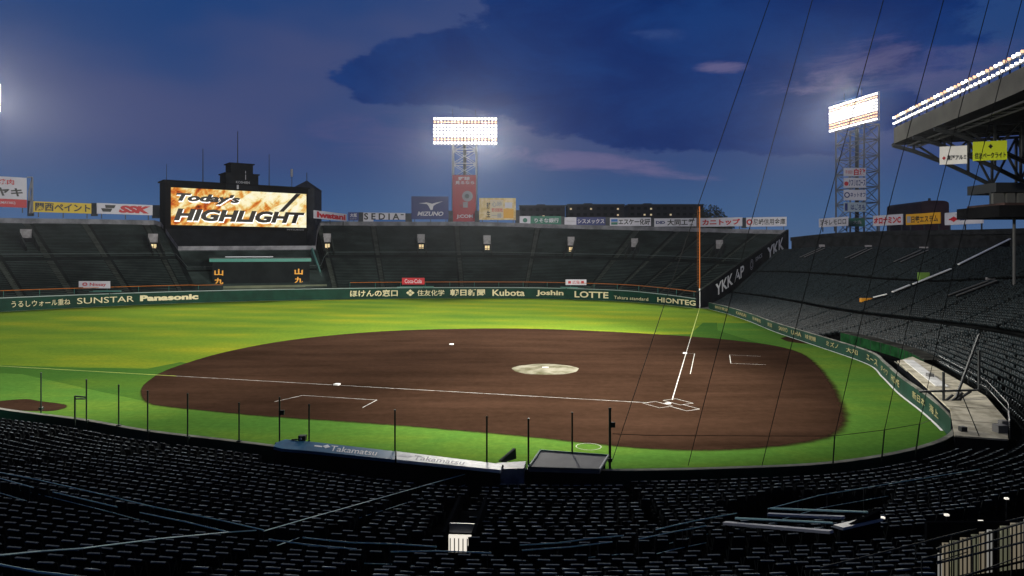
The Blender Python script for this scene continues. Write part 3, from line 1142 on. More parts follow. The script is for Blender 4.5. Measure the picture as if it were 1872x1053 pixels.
# stair tower with a pointed roof behind the right end
bt = thing('stair_tower', (P(555, 463, 216).x, 216, 0), 'dark stair tower with pyramid roof behind the right end of the scoreboard', 'tower')
pa, pb = P(533, 345, 216), P(575, 345, 216)
m = MB().box(pa.x, pb.x, 216, 224, 0, pa.z)
m.build('shaft', mat('tower_dark', (0.022, 0.024, 0.032), .8, .2, .5), bt)
cx_, cy_ = (pa.x + pb.x) / 2, 220
ap = P(551, 330, 220)
m = MB()
q = [(pa.x - .2, 215.8, pa.z), (pb.x + .2, 215.8, pa.z), (pb.x + .2, 224.2, pa.z), (pa.x - .2, 224.2, pa.z)]
for k in range(4):
    m.poly([q[k], q[(k + 1) % 4], (cx_, cy_, ap.z)])
rf = m.build('pyramid_roof', 'tower_dark', bt)
MB().tube((cx_, cy_, ap.z), (cx_, cy_, ap.z + 2.4), .12, 5).build('finial', 'steel_dark', rf)
m = MB().tube(P(533.5, 343, 214), P(533.5, 309, 214), .10, 5)
ant = m.build('antenna_mast', 'steel_dark', bt)
MB().tube(P(533.2, 323, 213.6), P(533.2, 309, 213.6), .38, 6).build('antenna_drum', 'steel_grey', ant)

# batter's eye: dark box in front of the scoreboard
a0, a1 = bl_w_foot(372), bl_w_foot(575)
pA = bl_pt(a0, 0)
pB = bl_pt(a1, 0)
pA.z = pB.z = 0
fr2, BLn = plane_frame(pA, pB)
O2, ex2, ez2, n2v = fr2
O2 = O2 - n2v * 3.2
fr2 = (O2, ex2, ez2, n2v)
be = thing('batters_eye', tuple(O2), 'dark low box with a teal roof edge and orange emblems below the scoreboard', 'backdrop box')


def u_on(fr_, u):
    """metres along a frame's base line at photo column u"""
    Oq, e = fr_[0], fr_[1]
    k = (u - HW) / FPX
    return (k * Oq.y - Oq.x) / (e.x - k * e.y)


b0, b1 = u_on(fr2, 388), u_on(fr2, 566)
zt = 9.75
m = MB().obox(O2 + ex2 * b0 - n2v * 9, ex2 * (b1 - b0), n2v * 9, ez2 * zt)
m.build('dark_box', mat('eye_dark', (0.009, 0.011, 0.012), .85, .2, .4, spec=0.0), be)
m = MB().obox(O2 + ex2 * (b0 - .6) + ez2 * (zt - .75) - n2v * 1, ex2 * (b1 - b0 + .9), n2v * 1.7, ez2 * .75)
ed = m.build('roof_edge', 'teal_paint', be)
m = MB().obox(O2 + ex2 * (b0 - .6) + ez2 * (zt + .02) - n2v * 9, ex2 * (b1 - b0 + .9), n2v * 8.4, ez2 * .12)
m.build('roof_slab', 'concrete_dark', be)
m = MB().obox(O2 + ex2 * u_on(fr2, 412) + ez2 * (zt + .3) - n2v * 1.4, ex2 * (u_on(fr2, 500) - u_on(fr2, 412)), n2v * .1, ez2 * .2)
m.build('light_strip', mat('steel_pale', (.35, .37, .40), .4), be)
for uu in (400, 546):
    xx = u_on(fr2, uu)
    lettering(be, fr2, '山', (xx - .95, xx + .95, 5.9, 7.3), 'sankyu_orange', .03, 0, .04)
    lettering(be, fr2, '九', (xx - .95, xx + .95, 3.9, 5.3), 'sankyu_orange', .03, 0, .04)
m = MB().obox(O2 + ex2 * u_on(fr2, 408) + n2v * 2.2 + ez2 * 2.7, ex2 * (u_on(fr2, 595) - u_on(fr2, 408)), n2v * .25, ez2 * .85)
m.build('front_screen', mat('olive_screen', (0.085, 0.095, 0.062), .8, .15, .3), be)
for ua, va, ub, vb in ((570, 458, 592, 522), (384, 470, 372, 522)):
    pa_, pb_ = P(ua, va, 186), P(ub, vb, 174)
    m = MB().bar(pa_, pb_, .4, 1.6)
    m.build('wing_wall', mat('teal_dull', (0.05, 0.14, 0.12), .6) if ua > 500 else 'concrete_dark', be)


# ================================================================== hoardings on the rim
def rim_y(u):
    a = bl_w_rim(u)
    return bl_pt(a, 1.0).y + 0.5


def hoarding(label, u0, u1, vt, vb, board, items, y0=None, y1=None, name='hoarding', group='advertising hoardings along the stadium rim', legs=True, thick=.3):
    y0 = y0 or rim_y(u0)
    y1 = y1 or rim_y(u1)
    pl, pr = P(u0, vb, y0), P(u1, vb, y1)
    z0 = (pl.z + pr.z) / 2
    ztop = (P(u0, vt, y0).z + P(u1, vt, y1).z) / 2
    pl.z = pr.z = z0
    fr_, L = plane_frame(pl, pr)
    H = ztop - z0
    t_ = thing(name, tuple(pl), label, 'hoarding', group)
    face_rect(t_, fr_, (0, L, 0, H), board, 'board', 0.0, thick)
    for it in items:
        k = it[0]
        if k == 'text':
            _, body, x0, x1, y0_, y1_, mt = it[:7]
            off = it[7] if len(it) > 7 else .015
            sh = it[8] if len(it) > 8 else 0.0
            lettering(t_, fr_, body, (L * x0, L * x1, H * y0_, H * y1_), mt, off, sh, .09)
        elif k == 'rect':
            _, x0, x1, y0_, y1_, mt = it[:6]
            face_rect(t_, fr_, (L * x0, L * x1, H * y0_, H * y1_), mt, 'colour_panel', .05, .04)
        elif k == 'poly':
            face_poly(t_, fr_, [(L * a, H * b) for a, b in it[1]], it[2], 'emblem', it[3] if len(it) > 3 else .08)
        elif k == 'disc':
            _, cx0, cy0, r_, mt = it[:5]
            face_poly(t_, fr_, [(L * cx0 + r_ * H * math.cos(q * math.pi / 10), H * cy0 + r_ * H * math.sin(q * math.pi / 10)) for q in range(20)], mt, 'emblem', it[5] if len(it) > 5 else .08)
    if legs:
        O_, e_, z_, n_ = fr_
        for fx in (.08, .5, .92):
            MB().obox(O_ + e_ * (L * fx) - n_ * (thick + .25) - z_ * 1.2, e_ * .2, n_ * .2, z_ * (1.2 + H)).build('prop', 'steel_dark', t_)
    return t_, fr_, L, H


BW = 'board_white'
hoarding('large white hoarding with a red lower band, cut by the left edge', -60, 49, 322, 378, BW,
         [('rect', 0, 1, 0, .27, 'ink_red'), ('text', 'ウマヤキ', .02, .93, .36, .64, 'ink_black', .04), ('text', '炭火焼肉', .2, .78, .74, .92, 'ink_red', .02),
          ('text', '(UMAYAKI)', .5, .8, .08, .19, BW, .01)])
yy = rim_y(55)
fm = thing('sign_frame', tuple(P(55, 392, yy)), 'thin steel frame beside the large white hoarding', 'frame')
m = MB()
for a, b in (((50, 324), (59, 324)), ((59, 324), (59, 390)), ((59, 326), (53, 352)), ((53, 352), (53, 366)), ((59, 345), (54, 390)), ((52, 366), (60, 366))):
    m.bar(P(*a, yy), P(*b, yy), .28)
m.build('strut_frame', 'steel_grey', fm)
hoarding('yellow hoarding with black Japanese lettering', 61, 167, 370, 389, 'ink_yellow', [('text', '関西ペイント', .03, .98, .12, .88, 'ink_black', .03)])
hoarding('white hoarding with red slanted letters and a dark flag mark', 177, 279, 373, 392, BW,
         [('text', 'SSK', .38, .96, .14, .86, 'ink_red', .07, .2), ('poly', [(.10, .2), (.24, .2), (.27, .52), (.07, .52)], 'ink_black'),
          ('poly', [(.15, .55), (.30, .55), (.33, .85), (.14, .85)], 'ink_black')])
hoarding('narrow white hoarding with dark red bold lettering', 575, 634, 388, 402, BW, [('text', 'Iwatani', .06, .95, .14, .9, 'ink_red', .05)])
hoarding('small navy square hoarding with white marks', 636, 656, 388, 403, 'ink_navy', [('text', '大阪', .2, .85, .4, .85, BW, .02), ('text', 'CITY', .2, .8, .1, .28, 'ink_grey', .0)])
hoarding('white hoarding with widely spaced thin letters and blue underline', 664, 741, 389, 405, BW,
         [('rect', .24, 1, 0, .22, 'ink_blue'), ('text', 'S E D I A', .02, .86, .2, .95, 'ink_black', .025), ('rect', .89, .96, .74, .86, 'ink_black')])
hoarding('navy hoarding with a white running bird mark', 752, 820, 359, 401, 'ink_navy',
         [('text', 'MIZUNO', .16, .86, .15, .34, BW, .03, .25), ('poly', [(.19, .70), (.42, .66), (.46, .58), (.52, .40), (.57, .42), (.59, .58), (.66, .66), (.86, .80), (.64, .72), (.56, .68), (.40, .74), (.36, .72)], BW)])
hoarding('gold and beige hoarding with dark vertical lettering', 876, 943, 362, 402, 'ink_gold',
         [('rect', .30, .66, .08, .92, mat('beige_board', (.5, .42, .30), .5)), ('text', '麦搾', .20, .30, .5, .8, 'ink_black', .03), ('text', '生', .20, .30, .12, .42, 'ink_black', .03),
          ('text', '心地', .34, .62, .60, .85, 'ink_grey', .02), ('text', '野球観戦', .34, .64, .36, .54, 'ink_red', .01), ('text', '一番', .34, .62, .10, .30, 'ink_grey', .02),
          ('rect', .70, .90, .55, .80, BW), ('rect', .66, .94, .08, .5, 'ink_orange')])
hoarding('green hoarding with white lettering and a white emblem end', 950, 1026, 395, 411, 'ink_green',
         [('rect', 0, .26, 0, 1, BW), ('disc', .13, .52, .26, 'ink_green'), ('text', 'りそな銀行', .36, .94, .25, .75, BW, .02)])
hoarding('blue hoarding with white lettering and a white left panel', 1032, 1107, 397, 412, 'ink_navy',
         [('rect', 0, .29, 0, 1, BW), ('text', 'Sysmex', .05, .25, .4, .65, 'ink_grey', .0), ('text', 'シスメックス', .32, .97, .22, .78, BW, .025)])
hoarding('white hoarding with black lettering and a green and blue mark', 1115, 1190, 398, 413, BW,
         [('rect', .03, .19, .52, .84, 'ink_blue'), ('rect', .03, .19, .16, .46, 'ink_green'), ('text', 'エスケー化研', .21, .98, .12, .88, 'ink_black', .03)])
hoarding('white hoarding with a dark three letter mark and black lettering', 1196, 1273, 399, 414, BW,
         [('text', 'DID', .04, .26, .32, .68, 'ink_navy', .05), ('text', '大同工業', .31, .97, .12, .88, 'ink_black', .03)])
hoarding('white hoarding with red lettering behind the orange foul pole', 1280, 1357, 398, 414, BW, [('text', 'カニトップ', .05, .95, .15, .85, 'ink_red', .05)])
hoarding('white hoarding with fine black lettering at the end of the bleachers', 1364, 1438, 397, 414, BW,
         [('disc', .085, .5, .32, 'ink_red'), ('disc', .085, .5, .16, BW, .10), ('text', '尼崎信用金庫', .18, .97, .18, .84, 'ink_black', .015)])


def rim2_y(u):
    """depth of the side stand's rim at a photo column"""
    k = int(np.argmin(np.abs(HW + FPX * BO[250:, 2] / np.maximum(BO[250:, 3], 5) - u))) + 250
    return float(BO[k, 3])


hoarding('white hoarding with black lettering left of the right light tower', 1497, 1549, 398, 414, BW, [('text', 'アキレモロロ', .06, .97, .18, .82, 'ink_black', .02)], rim2_y(1497), rim2_y(1549))
hoarding('white hoarding with bold red lettering right of the light tower', 1596, 1649, 393, 412, BW, [('text', 'オロナミンC', .04, .97, .15, .82, 'ink_red', .06)], rim2_y(1596), rim2_y(1649))
hoarding('orange hoarding with black lettering above the side stand', 1656, 1718, 390, 410, 'ink_orange',
         [('rect', .04, .15, .2, .8, 'ink_grey'), ('text', '日鉄エステム', .18, .96, .16, .8, 'ink_black', .025)], rim2_y(1656), rim2_y(1718))
hoarding('white hoarding with a red diamond at the far right of the rim', 1727, 1796, 387, 410, BW,
         [('poly', [(.14, .45), (.26, .22), (.38, .45), (.26, .68)], 'ink_red'), ('rect', .12, .40, .38, .50, 'ink_red'), ('text', '住友ライフ', .42, .86, .3, .62, 'ink_navy', .02),
          ('text', 'SUMITOMO LIFE', .3, .7, .78, .9, 'ink_grey', .0)], rim2_y(1727), rim2_y(1796))
# dark panels that fill the gaps between the hoardings
for u0, u1, vt, vb in ((51, 60, 366, 392), (167, 177, 371, 392), (279, 290, 375, 396), (656, 664, 388, 404), (741, 752, 390, 405), (820, 827, 385, 404), (869, 876, 385, 404),
                       (943, 950, 384, 410), (1026, 1032, 396, 411), (1107, 1115, 397, 412), (1190, 1196, 398, 413), (1273, 1280, 398, 414), (1357, 1364, 398, 414)):
    y = rim_y((u0 + u1) / 2) + .9
    pl, pr = P(u0 - 1, vb + 3, y), P(u1 + 1, vb + 3, y)
    m = MB().box(pl.x, pr.x, y, y + .3, pl.z, P(u0, vt, y).z)
    o = m.build('filler_panel', 'board_dark', blt)

# ================================================================== floodlight towers
LAMP_ME = {}


def lamp_mesh(nv, r, key, ln=.45):
    if key in LAMP_ME:
        return LAMP_ME[key]
    m = MB().tube((0, 0, 0), nv * (.45 if r > .2 else .2), r * .72, 8, r)
    me = bpy.data.meshes.new('lamp')
    me.from_pydata(m.v, [], m.f)
    LAMP_ME[key] = me
    return me


def lamp_pair(nv, r, key):
    out = []
    for mt in ('lamp_white', 'lamp_warm'):
        src = lamp_mesh(nv, r, key + mt)
        if not src.materials:
            src.materials.append(MATS[mt])
        out.append(src)
    return out


def spot(parent, loc, target, power, angle, blend=.5, size=2.5, col=(1.0, .96, .86)):
    ld = bpy.data.lights.new('floodlight', 'SPOT')
    ld.energy = power
    ld.color = col
    ld.spot_size = math.radians(angle)
    ld.spot_blend = blend
    ld.shadow_soft_size = size
    o = bpy.data.objects.new('floodlight', ld)
    COL.objects.link(o)
    base_ = WORLD_LOC[parent.name]
    o.parent = parent
    o.location = Vector(loc) - base_
    o.rotation_euler = (Vector(target) - Vector(loc)).to_track_quat('-Z', 'Y').to_euler()
    return o


def flood_tower(label, pl, pr, height, cols, rows, warm, legs_x, deep, zbase, key, panel_mat='steel_grey', front=.9):
    """pl, pr: lower corners of the lamp bank; legs_x: fractions along the bank where the mast stands"""
    fr_, L = plane_frame(pl, pr)
    O_, e_, z_, n_ = fr_
    mid_ = O_ + e_ * (L * (legs_x[0] + legs_x[1]) / 2)
    t_ = thing('floodlight_tower', (mid_.x, mid_.y, zbase), label, 'light tower', 'floodlight towers around the stadium')
    m_ = MB()
    for r in range(rows + 1):
        m_.bar(O_ + z_ * (height * r / rows) - n_ * .25, O_ + e_ * L + z_ * (height * r / rows) - n_ * .25, .16, .10)
    for c in range(cols + 1):
        m_.bar(O_ + e_ * (L * c / cols) - n_ * .3, O_ + e_ * (L * c / cols) + z_ * height - n_ * .3, .12, .12)
    rack = m_.build('lamp_rack', panel_mat, t_)
    dx, dz = L / cols, height / rows
    meW, meO = lamp_pair(n_, min(dx, dz) * (.36 if key == 'centre' else .28), key)
    for r in range(rows):
        for c in range(cols):
            o = bpy.data.objects.new('lamp', meO if r in warm else meW)
            COL.objects.link(o)
            o.parent = rack
            o.location = O_ + e_ * (dx * (c + .5)) + z_ * (dz * (r + .5)) - WORLD_LOC[t_.name]
    # lattice mast
    x0, x1 = legs_x
    q = [O_ + e_ * (L * x0) - n_ * front, O_ + e_ * (L * x1) - n_ * front, O_ + e_ * (L * x1) - n_ * (front + deep), O_ + e_ * (L * x0) - n_ * (front + deep)]
    top_ = O_.z + height * (.9 if front > 0 else -.02)
    m_ = MB()
    for c_ in q:
        m_.tube((c_.x, c_.y, zbase), (c_.x, c_.y, top_), .26, 6)
    m_.build('mast_leg', 'steel_grey' if key == 'centre' else mat('mast_grey', (.10, .10, .11), .6), t_)
    m_ = MB()
    bays = max(4, int((top_ - zbase) / 4.2))
    for k in range(bays):
        za, zc = zbase + (top_ - zbase) * k / bays, zbase + (top_ - zbase) * (k + 1) / bays
        for i in range(4):
            a_, b_ = q[i], q[(i + 1) % 4]
            m_.bar((a_.x, a_.y, za), (b_.x, b_.y, zc), .15)
            m_.bar((b_.x, b_.y, za), (a_.x, a_.y, zc), .15)
            m_.bar((a_.x, a_.y, zc), (b_.x, b_.y, zc), .22)
    m_.build('lattice_bracing', 'steel_grey' if key == 'centre' else 'mast_grey', t_)
    core = (q[0] + q[1] + q[2] + q[3]) / 4
    m_ = MB().tube((core.x, core.y, zbase), (core.x, core.y, top_), .55, 8)
    m_.build('ladder_shaft', 'steel_dark', t_)
    for fx in (.3, .66):
        p_ = O_ + e_ * (L * fx) + z_ * height
        MB().tube(p_ - n_ * .3, p_ - n_ * .3 + z_ * 2.6, .06, 5).build('lightning_rod', 'steel_dark', t_)
    return t_, fr_, L


FIELD_C = F(38, 38)
HOME = F(8, 8)
ct, frc, Lc = flood_tower('floodlight tower over the middle of the bleachers with a red sign', P(792, 264.5, 226), P(909, 267, 226.6), 8.7, 19, 8, (1, 6), (.30, .67), 6.0, 8.0, 'centre')
Oc, ec_, zc_, nc_ = frc
# red sign on the mast
hoarding('tall red sign with white lettering on the central light tower', 827, 870, 320, 405, mat('sign_red', (.30, .016, .03), .5), [
    ('text', '野球', .25, .75, .885, .96, BW, .02), ('text', '見るなら', .12, .93, .80, .87, BW, .02), ('text', 'J:COM', .18, .88, .06, .15, BW, .03),
    ('disc', .64, .545, .115, 'ink_grey'), ('disc', .62, .545, .05, 'board_dark', .11), ('rect', .45, .65, .30, .42, 'ink_grey'), ('text', 'で', .30, .42, .30, .36, 'board_dark', .02)],
    221, 221, 'tower_sign', 'signs on the light towers', False)
rt, frr, Lr = flood_tower('floodlight tower at the right with four stacked signs', P(1517, 243, 209), P(1606, 221, 189), 7.6, 20, 9, (1, 2, 7), (.22, .80), 4.6, 12.0, 'right', 'steel_grey', -1.2)
lt, frl, Ll = flood_tower('floodlight tower at the left edge, mostly outside the picture', P(-172, 176, 172), P(1.5, 186, 192), 7.6, 20, 9, (2, 7), (.3, .7), 5.5, 8.0, 'left')
ytw = 196
for vt, vb, bm, items, lab in (
        (307, 322, BW, [('text', '芋焼酎', .05, .38, .25, .72, 'ink_red', .0), ('text', '白波', .44, .98, .08, .92, 'ink_red', .05)], 'topmost white sign with red lettering on the right light tower'),
        (325, 343, BW, [('disc', .10, .4, .22, 'ink_red'), ('text', 'クスリのコース', .2, .97, .15, .85, 'ink_navy', .03)], 'second sign down with a red mark on the right light tower'),
        (347, 366, BW, [('disc', .13, .5, .28, 'ink_navy'), ('disc', .13, .5, .17, BW, .10), ('text', 'ネットオフ', .28, .97, .28, .74, 'ink_navy', .03)], 'third sign down with a ring mark on the right light tower'),
        (370, 387, mat('board_bluegrey', (.28, .34, .40), .5), [('rect', .04, .16, .1, .9, 'ink_navy'), ('text', 'はごろも', .3, .96, .2, .8, 'ink_navy', .03)], 'lowest bluish sign on the right light tower'),
        (399, 414, mat('sign_dkgreen', (.02, .09, .06), .6), [('text', '大森', .3, .8, .3, .75, 'ink_grey', .01)], 'dark green panel at the foot of the right light tower')):
    hoarding(lab, 1543 if vt < 390 else 1550, 1583 if vt < 390 else 1581, vt, vb, bm, items, 184, 184, 'tower_sign', 'signs on the light towers', False)

# far buildings
for u0, u1, vt, y, lab in ((950, 1033, 377, 330, 'dark apartment block lowest and left of three beyond the bleachers'), (1038, 1141, 375, 340, 'dark apartment block in the middle beyond the bleachers'),
                           (1149, 1286, 375, 350, 'longest dark apartment block behind the orange foul pole')):
    pl, pr = P(u0, 420, y), P(u1, vt, y)
    b_ = thing('apartment_block', (pl.x, y, 0), lab, 'building', 'apartment blocks beyond the bleachers')
    MB().box(pl.x, pr.x, y, y + 14, 0, pr.z).build('wall', 'far_building', b_)
    MB().box(pl.x - .3, pr.x + .3, y - .3, y + 14.3, pr.z, pr.z + .5).build('roof', 'steel_dark', b_)
    m = MB()
    xx = pl.x + 8
    MB().box(xx, xx + 4, y + 3, y + 8, pr.z + .5, pr.z + 1.1).build('roof_hut', 'far_building', b_)
    rnd = random.Random(int(u0))
    ncol, nrow = int((pr.x - pl.x) / 3.2), 4
    for c_ in range(ncol):
        for r_ in range(nrow):
            xx, zz = pl.x + 1 + c_ * 3.2, pr.z - 2.2 - r_ * 2.9
            lit_ = rnd.random() < .15
            wn = MB().box(xx, xx + (1.7 if not lit_ else .9), y - .08, y - .02, zz, zz + (1.3 if not lit_ else .8)).build('window', 'lit_window' if lit_ else 'board_black', b_)
rnd = random.Random(5)
tr = thing('tree', tuple(P(1296, 420, 300)), 'dark round tree behind the rim beside the orange foul pole', 'tree')
b0_ = P(1298, 425, 300)
MB().tube((b0_.x, 300, 0), (b0_.x, 300, 26), .7, 7, .3).build('trunk', 'steel_dark', tr)
m = MB()
for k in range(2600):
    a_ = rnd.random() * 2 * math.pi
    rr = 9.5 * rnd.random() ** .5
    zz = 20 + rnd.random() * 11.5 * (1 - (rr / 10.5) ** 2)
    c_ = Vector((b0_.x + rr * math.cos(a_) + rnd.gauss(0, .4), 300 + rr * math.sin(a_) * .7, zz))
    d1 = Vector((rnd.uniform(-1, 1), rnd.uniform(-1, 1), rnd.uniform(-1, 1))).normalized() * .55
    d2 = Vector((rnd.uniform(-1, 1), rnd.uniform(-1, 1), rnd.uniform(-1, 1))).normalized() * .4
    m.quad(c_ - d1, c_ - d2, c_ + d1, c_ + d2)
m.build('crown', mat('leaf_dark', (.03, .045, .025), .8, .3, .5), tr)
# rounded dark red hall behind the side stand
hb = thing('domed_hall', tuple(P(1709, 420, 240)), 'dark red hall with a rounded roof behind the orange hoarding', 'building')
pl, pr = P(1684, 375, 240), P(1735, 375, 240)
zt_ = P(1684, 366.5, 240).z
arc = []
for k in range(13):
    an = math.pi * (1 - k / 12)
    arc.append(((pl.x + pr.x) / 2 + (pr.x - pl.x) / 2 * (abs(math.cos(an)) ** .55) * (1 if math.cos(an) > 0 else -1), pl.z + (zt_ - pl.z) * math.sin(an) ** .6))
prof_ = [(pl.x, 0)] + arc + [(pr.x, 0)]
m = MB()
m.poly([(a, 240, b) for a, b in prof_])
m.strip([(a, 240, b) for a, b in prof_], [(a, 262, b) for a, b in prof_])
m.build('hall_shell', mat('hall_red', (.05, .02, .024), .7, .2, .3), hb)
MB().tube(P(1699, 367, 244), P(1699, 362.5, 244), .45, 6).build('roof_vent', 'steel_dark', hb)


# ================================================================== side and near stands
WI = np.linspace(0, 1, 260)
ROWD = 0.74
ist = thing('infield_grandstand', tuple(bo_pt(.5, 0)), 'dark stepped grandstand wrapping round the near and right side of the field', 'grandstand')
w_split = 0.62
for part, lo, hi, mt in (('near_terrace', 0.0, w_split, 'terrace_near'), ('side_terrace', w_split, 1.0, 'terrace_side')):
    m = MB()
    ws = np.linspace(lo, hi, int(260 * (hi - lo)))
    rows_ = 72
    for r in range(rows_):
        d0, d1 = r * ROWD, (r + 1) * ROWD
        A, B = [], []
        for a in ws:
            rw = bo_row(a)
            L = math.hypot(rw[2] - rw[0], rw[3] - rw[1]) / rw[5]
            A.append(bo_pt(a, min(d0, L)))
            B.append(bo_pt(a, min(d1, L)))
        B0_ = [Vector((q.x, q.y, p.z)) for p, q in zip(A, B)]
        m.strip(A, B0_)
        m.strip(B0_, B)
    m.build(part, mt, ist)
# rim of the side stand
ws = np.linspace(.66, 1, 60)
rim_ = []
for a in ws:
    rw = bo_row(a)
    rim_.append((Vector((rw[2], rw[3], rw[4])), bo_dir(a)))
m = MB()
m.strip([p for p, o in rim_], [p + Vector((0, 0, 1.0)) for p, o in rim_])
m.strip([p + Vector((0, 0, 1.0)) for p, o in rim_], [p + o * 1.2 + Vector((0, 0, 1.0)) for p, o in rim_])
m.strip([p + o * 1.2 + Vector((0, 0, 1.0)) for p, o in rim_], [Vector((p.x + o.x * 1.2, p.y + o.y * 1.2, 0)) for p, o in rim_])
m.build('rim_parapet', mat('rim_dark', (.016, .017, .019), .9, .4, .5, spec=0.0), ist)

# field wall of the infield
iw = thing('infield_wall', tuple(bo_pt(.5, 0, -.2)), 'low dark green wall with a pale cap round the infield side of the field', 'wall')
ws = np.linspace(0, 1, 300)
WH = 1.25
m = MB()
m2 = MB()
pA_, pC_ = [], []
for a in ws:
    p, o = bo_pt(a, 0), bo_dir(a)
    p.z = 0
    pA_.append(p)
    pC_.append(p + o * .3)
up = Vector((0, 0, WH))
m.strip(pA_, [p + up for p in pA_])
m.strip([p + up for p in pA_], [p + up for p in pC_])
m.strip([p + up for p in pC_], [p for p in pC_])
m.build('padded_face', 'fence_green', iw)
m = MB()
for a, b, c_, d_ in zip(pA_[:-1], pA_[1:], pC_[:-1], pC_[1:]):
    pass
m.strip([p + Vector((0, 0, WH + .05)) for p in pA_], [p + Vector((0, 0, WH + .05)) for p in pC_])
m.strip([p + Vector((0, 0, WH - .03)) for p in pA_], [p + Vector((0, 0, WH + .05)) for p in pA_])
m.build('top_cap', mat('cap_pale', (.24, .24, .20), .7, .7, .5, spec=0.05, col2=(.07, .07, .06)), iw)
side_i = [i for i, a in enumerate(ws) if pA_[i].y > 44 and pA_[i].x > 20]
m = MB()
m.strip([pA_[i] + Vector((0, 0, .02)) - bo_dir(ws[i]) * .20 for i in side_i], [pA_[i] + Vector((0, 0, .02)) - bo_dir(ws[i]) * .03 for i in side_i])
structure(m.build('side_kerb', 'white_paint'))


def bo_w_foot_y(y):
    k = int(np.argmin(np.abs(BO[240:, 1] - y))) + 240
    return k / (len(BO) - 1)


def bo_w_foot_x(x):
    sel = BO[:, 1] < 46
    k = int(np.argmin(np.where(sel, np.abs(BO[:, 0] - x), 1e9)))
    return k / (len(BO) - 1)


# cream lettering on the first base side wall
SIDE_TEXT = [('朝日放送', 137, 128), ('KANSAI', 124, 117), ('阪神電気', 113, 107), ('鉄道', 104, 101), ('SANYO', 98.5, 94.5), ('UHA', 93, 89), ('味覚糖', 88, 84.5),
             ('ミズノ', 82, 78), ('大和', 76.5, 73.5), ('エース', 71, 66), ('ダイワ', 64.5, 60.5), ('HOME', 59, 55.5), ('新日本', 52, 48.5), ('海上', 47.5, 45)]
for body, ya, yb in SIDE_TEXT:
    p, q = bo_pt(bo_w_foot_y(ya), 0), bo_pt(bo_w_foot_y(yb), 0)
    p.z = q.z = 0
    e = (q - p)
    L = e.length
    e.normalize()
    n_ = Vector((e.y, -e.x, 0))
    if n_.x > 0:
        n_ = -n_
    lettering(iw, (p, e, Vector((0, 0, 1)), n_), body, (L * .05, L * .95, .48, 1.02), mat('cream_dull', (.34, .29, .13), .7), .0, 0, .10)

# foul pole
fpx = Vector((*F(95.2, 0.0), 0))
fp = thing('foul_pole', tuple(fpx), 'tall orange foul pole with a white foot beside the right outfield wall', 'foul pole')
MB().tube(fpx, fpx + Vector((0, 0, 3.9)), .13, 10).build('white_foot', 'white_paint', fp)
MB().tube(fpx + Vector((0, 0, 3.9)), fpx + Vector((0, 0, 20.4)), .115, 10).build('pole', 'orange_paint', fp)
m = MB()
sdir = Vector((-1, .1, 0)).normalized()
for k in range(28):
    z_ = 4.4 + k * .58
    m.bar(fpx + Vector((0, 0, z_)), fpx + sdir * .45 + Vector((0, 0, z_)), .014)
m.bar(fpx + sdir * .45 + Vector((0, 0, 4.4)), fpx + sdir * .45 + Vector((0, 0, 20.1)), .02)
m.build('screen_mesh', 'orange_paint', fp)


# ------------------------------------------------------------------ seats
def seat_parts():
    back = MB()
    # gently curved shell, three facets wide, 42 cm
    xs = [-.185, -.09, .09, .185]
    ys = [-.155, -.19, -.19, -.155]
    zs = [(.40, .03), (.62, .0), (.80, -.05), (.83, -.065)]
    fro = [[(xs[i], ys[i] + dy, z) for i in range(4)] for z, dy in zs]
    bac = [[(xs[i], ys[i] + dy - .035, z) for i in range(4)] for z, dy in zs]
    g0 = len(back.v)
    for layer in (fro, bac):
        for rw in layer:
            back.v += rw
    for r in range(3):
        for c in range(3):
            i = g0 + r * 4 + c
            back.f.append((i, i + 1, i + 5, i + 4))
            j = i + 16
            back.f.append((j + 1, j, j + 4, j + 5))
    for c in range(3):
        back.f.append((g0 + 12 + c, g0 + 13 + c, g0 + 29 + c, g0 + 28 + c))
    for r in range(3):
        back.f.append((g0 + r * 4, g0 + 4 + r * 4, g0 + 20 + r * 4, g0 + 16 + r * 4))
        back.f.append((g0 + 7 + r * 4, g0 + 3 + r * 4, g0 + 19 + r * 4, g0 + 23 + r * 4))
    pan = MB()
    pan.obox((-.18, -.14, .40), (.36, 0, 0), (0, .19, .30), (0, -.035, .02))
    leg = MB()
    leg.box(-.22, -.18, -.16, -.11, 0, .46)
    leg.box(-.22, -.18, -.16, .08, .42, .46)
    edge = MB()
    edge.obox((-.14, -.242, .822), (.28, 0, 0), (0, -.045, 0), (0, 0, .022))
    return back, pan, leg, edge


SB, SP, SLEG, SEDGE = seat_parts()


def mesh_of(m, name, material):
    me = bpy.data.meshes.new(name)
    me.from_pydata(m.v, [], m.f)
    me.materials.append(MATS[material])
    return me


aisle_near = [bo_at(u, v)[0] for u, v in ((250, 850), (640, 1000), (838, 960), (1180, 960), (1640, 860), (-80, 830))]
deck_px = [(1745, 796), (1843, 803), (1840, 768), (1802, 724), (1768, 704), (1712, 672), (1668, 652), (1640, 660), (1690, 704), (1737, 748)]
deck = [G(u, v, 1.6) for u, v in deck_px]


def inside(poly, x, y):
    c = False
    n_ = len(poly)
    for i in range(n_):
        a, b = poly[i], poly[(i + 1) % n_]
        if (a[1] > y) != (b[1] > y) and x < (b[0] - a[0]) * (y - a[1]) / (b[1] - a[1]) + a[0]:
            c = not c
    return c


def grow(poly, k):
    cx = sum(p[0] for p in poly) / len(poly)
    cy = sum(p[1] for p in poly) / len(poly)
    out = []
    for p in poly:
        L = math.hypot(p[0] - cx, p[1] - cy)
        out.append((cx + (p[0] - cx) * (1 + k / L), cy + (p[1] - cy) * (1 + k / L)))
    return out


CLEAR = [grow(deck, .8)]
# a pit with lit steps and a walled entrance need clear floor too
def clear_px(lst, dz=0.0):
    CLEAR.append([tuple(bo_px(u, v, dz)[:2]) for u, v in lst])


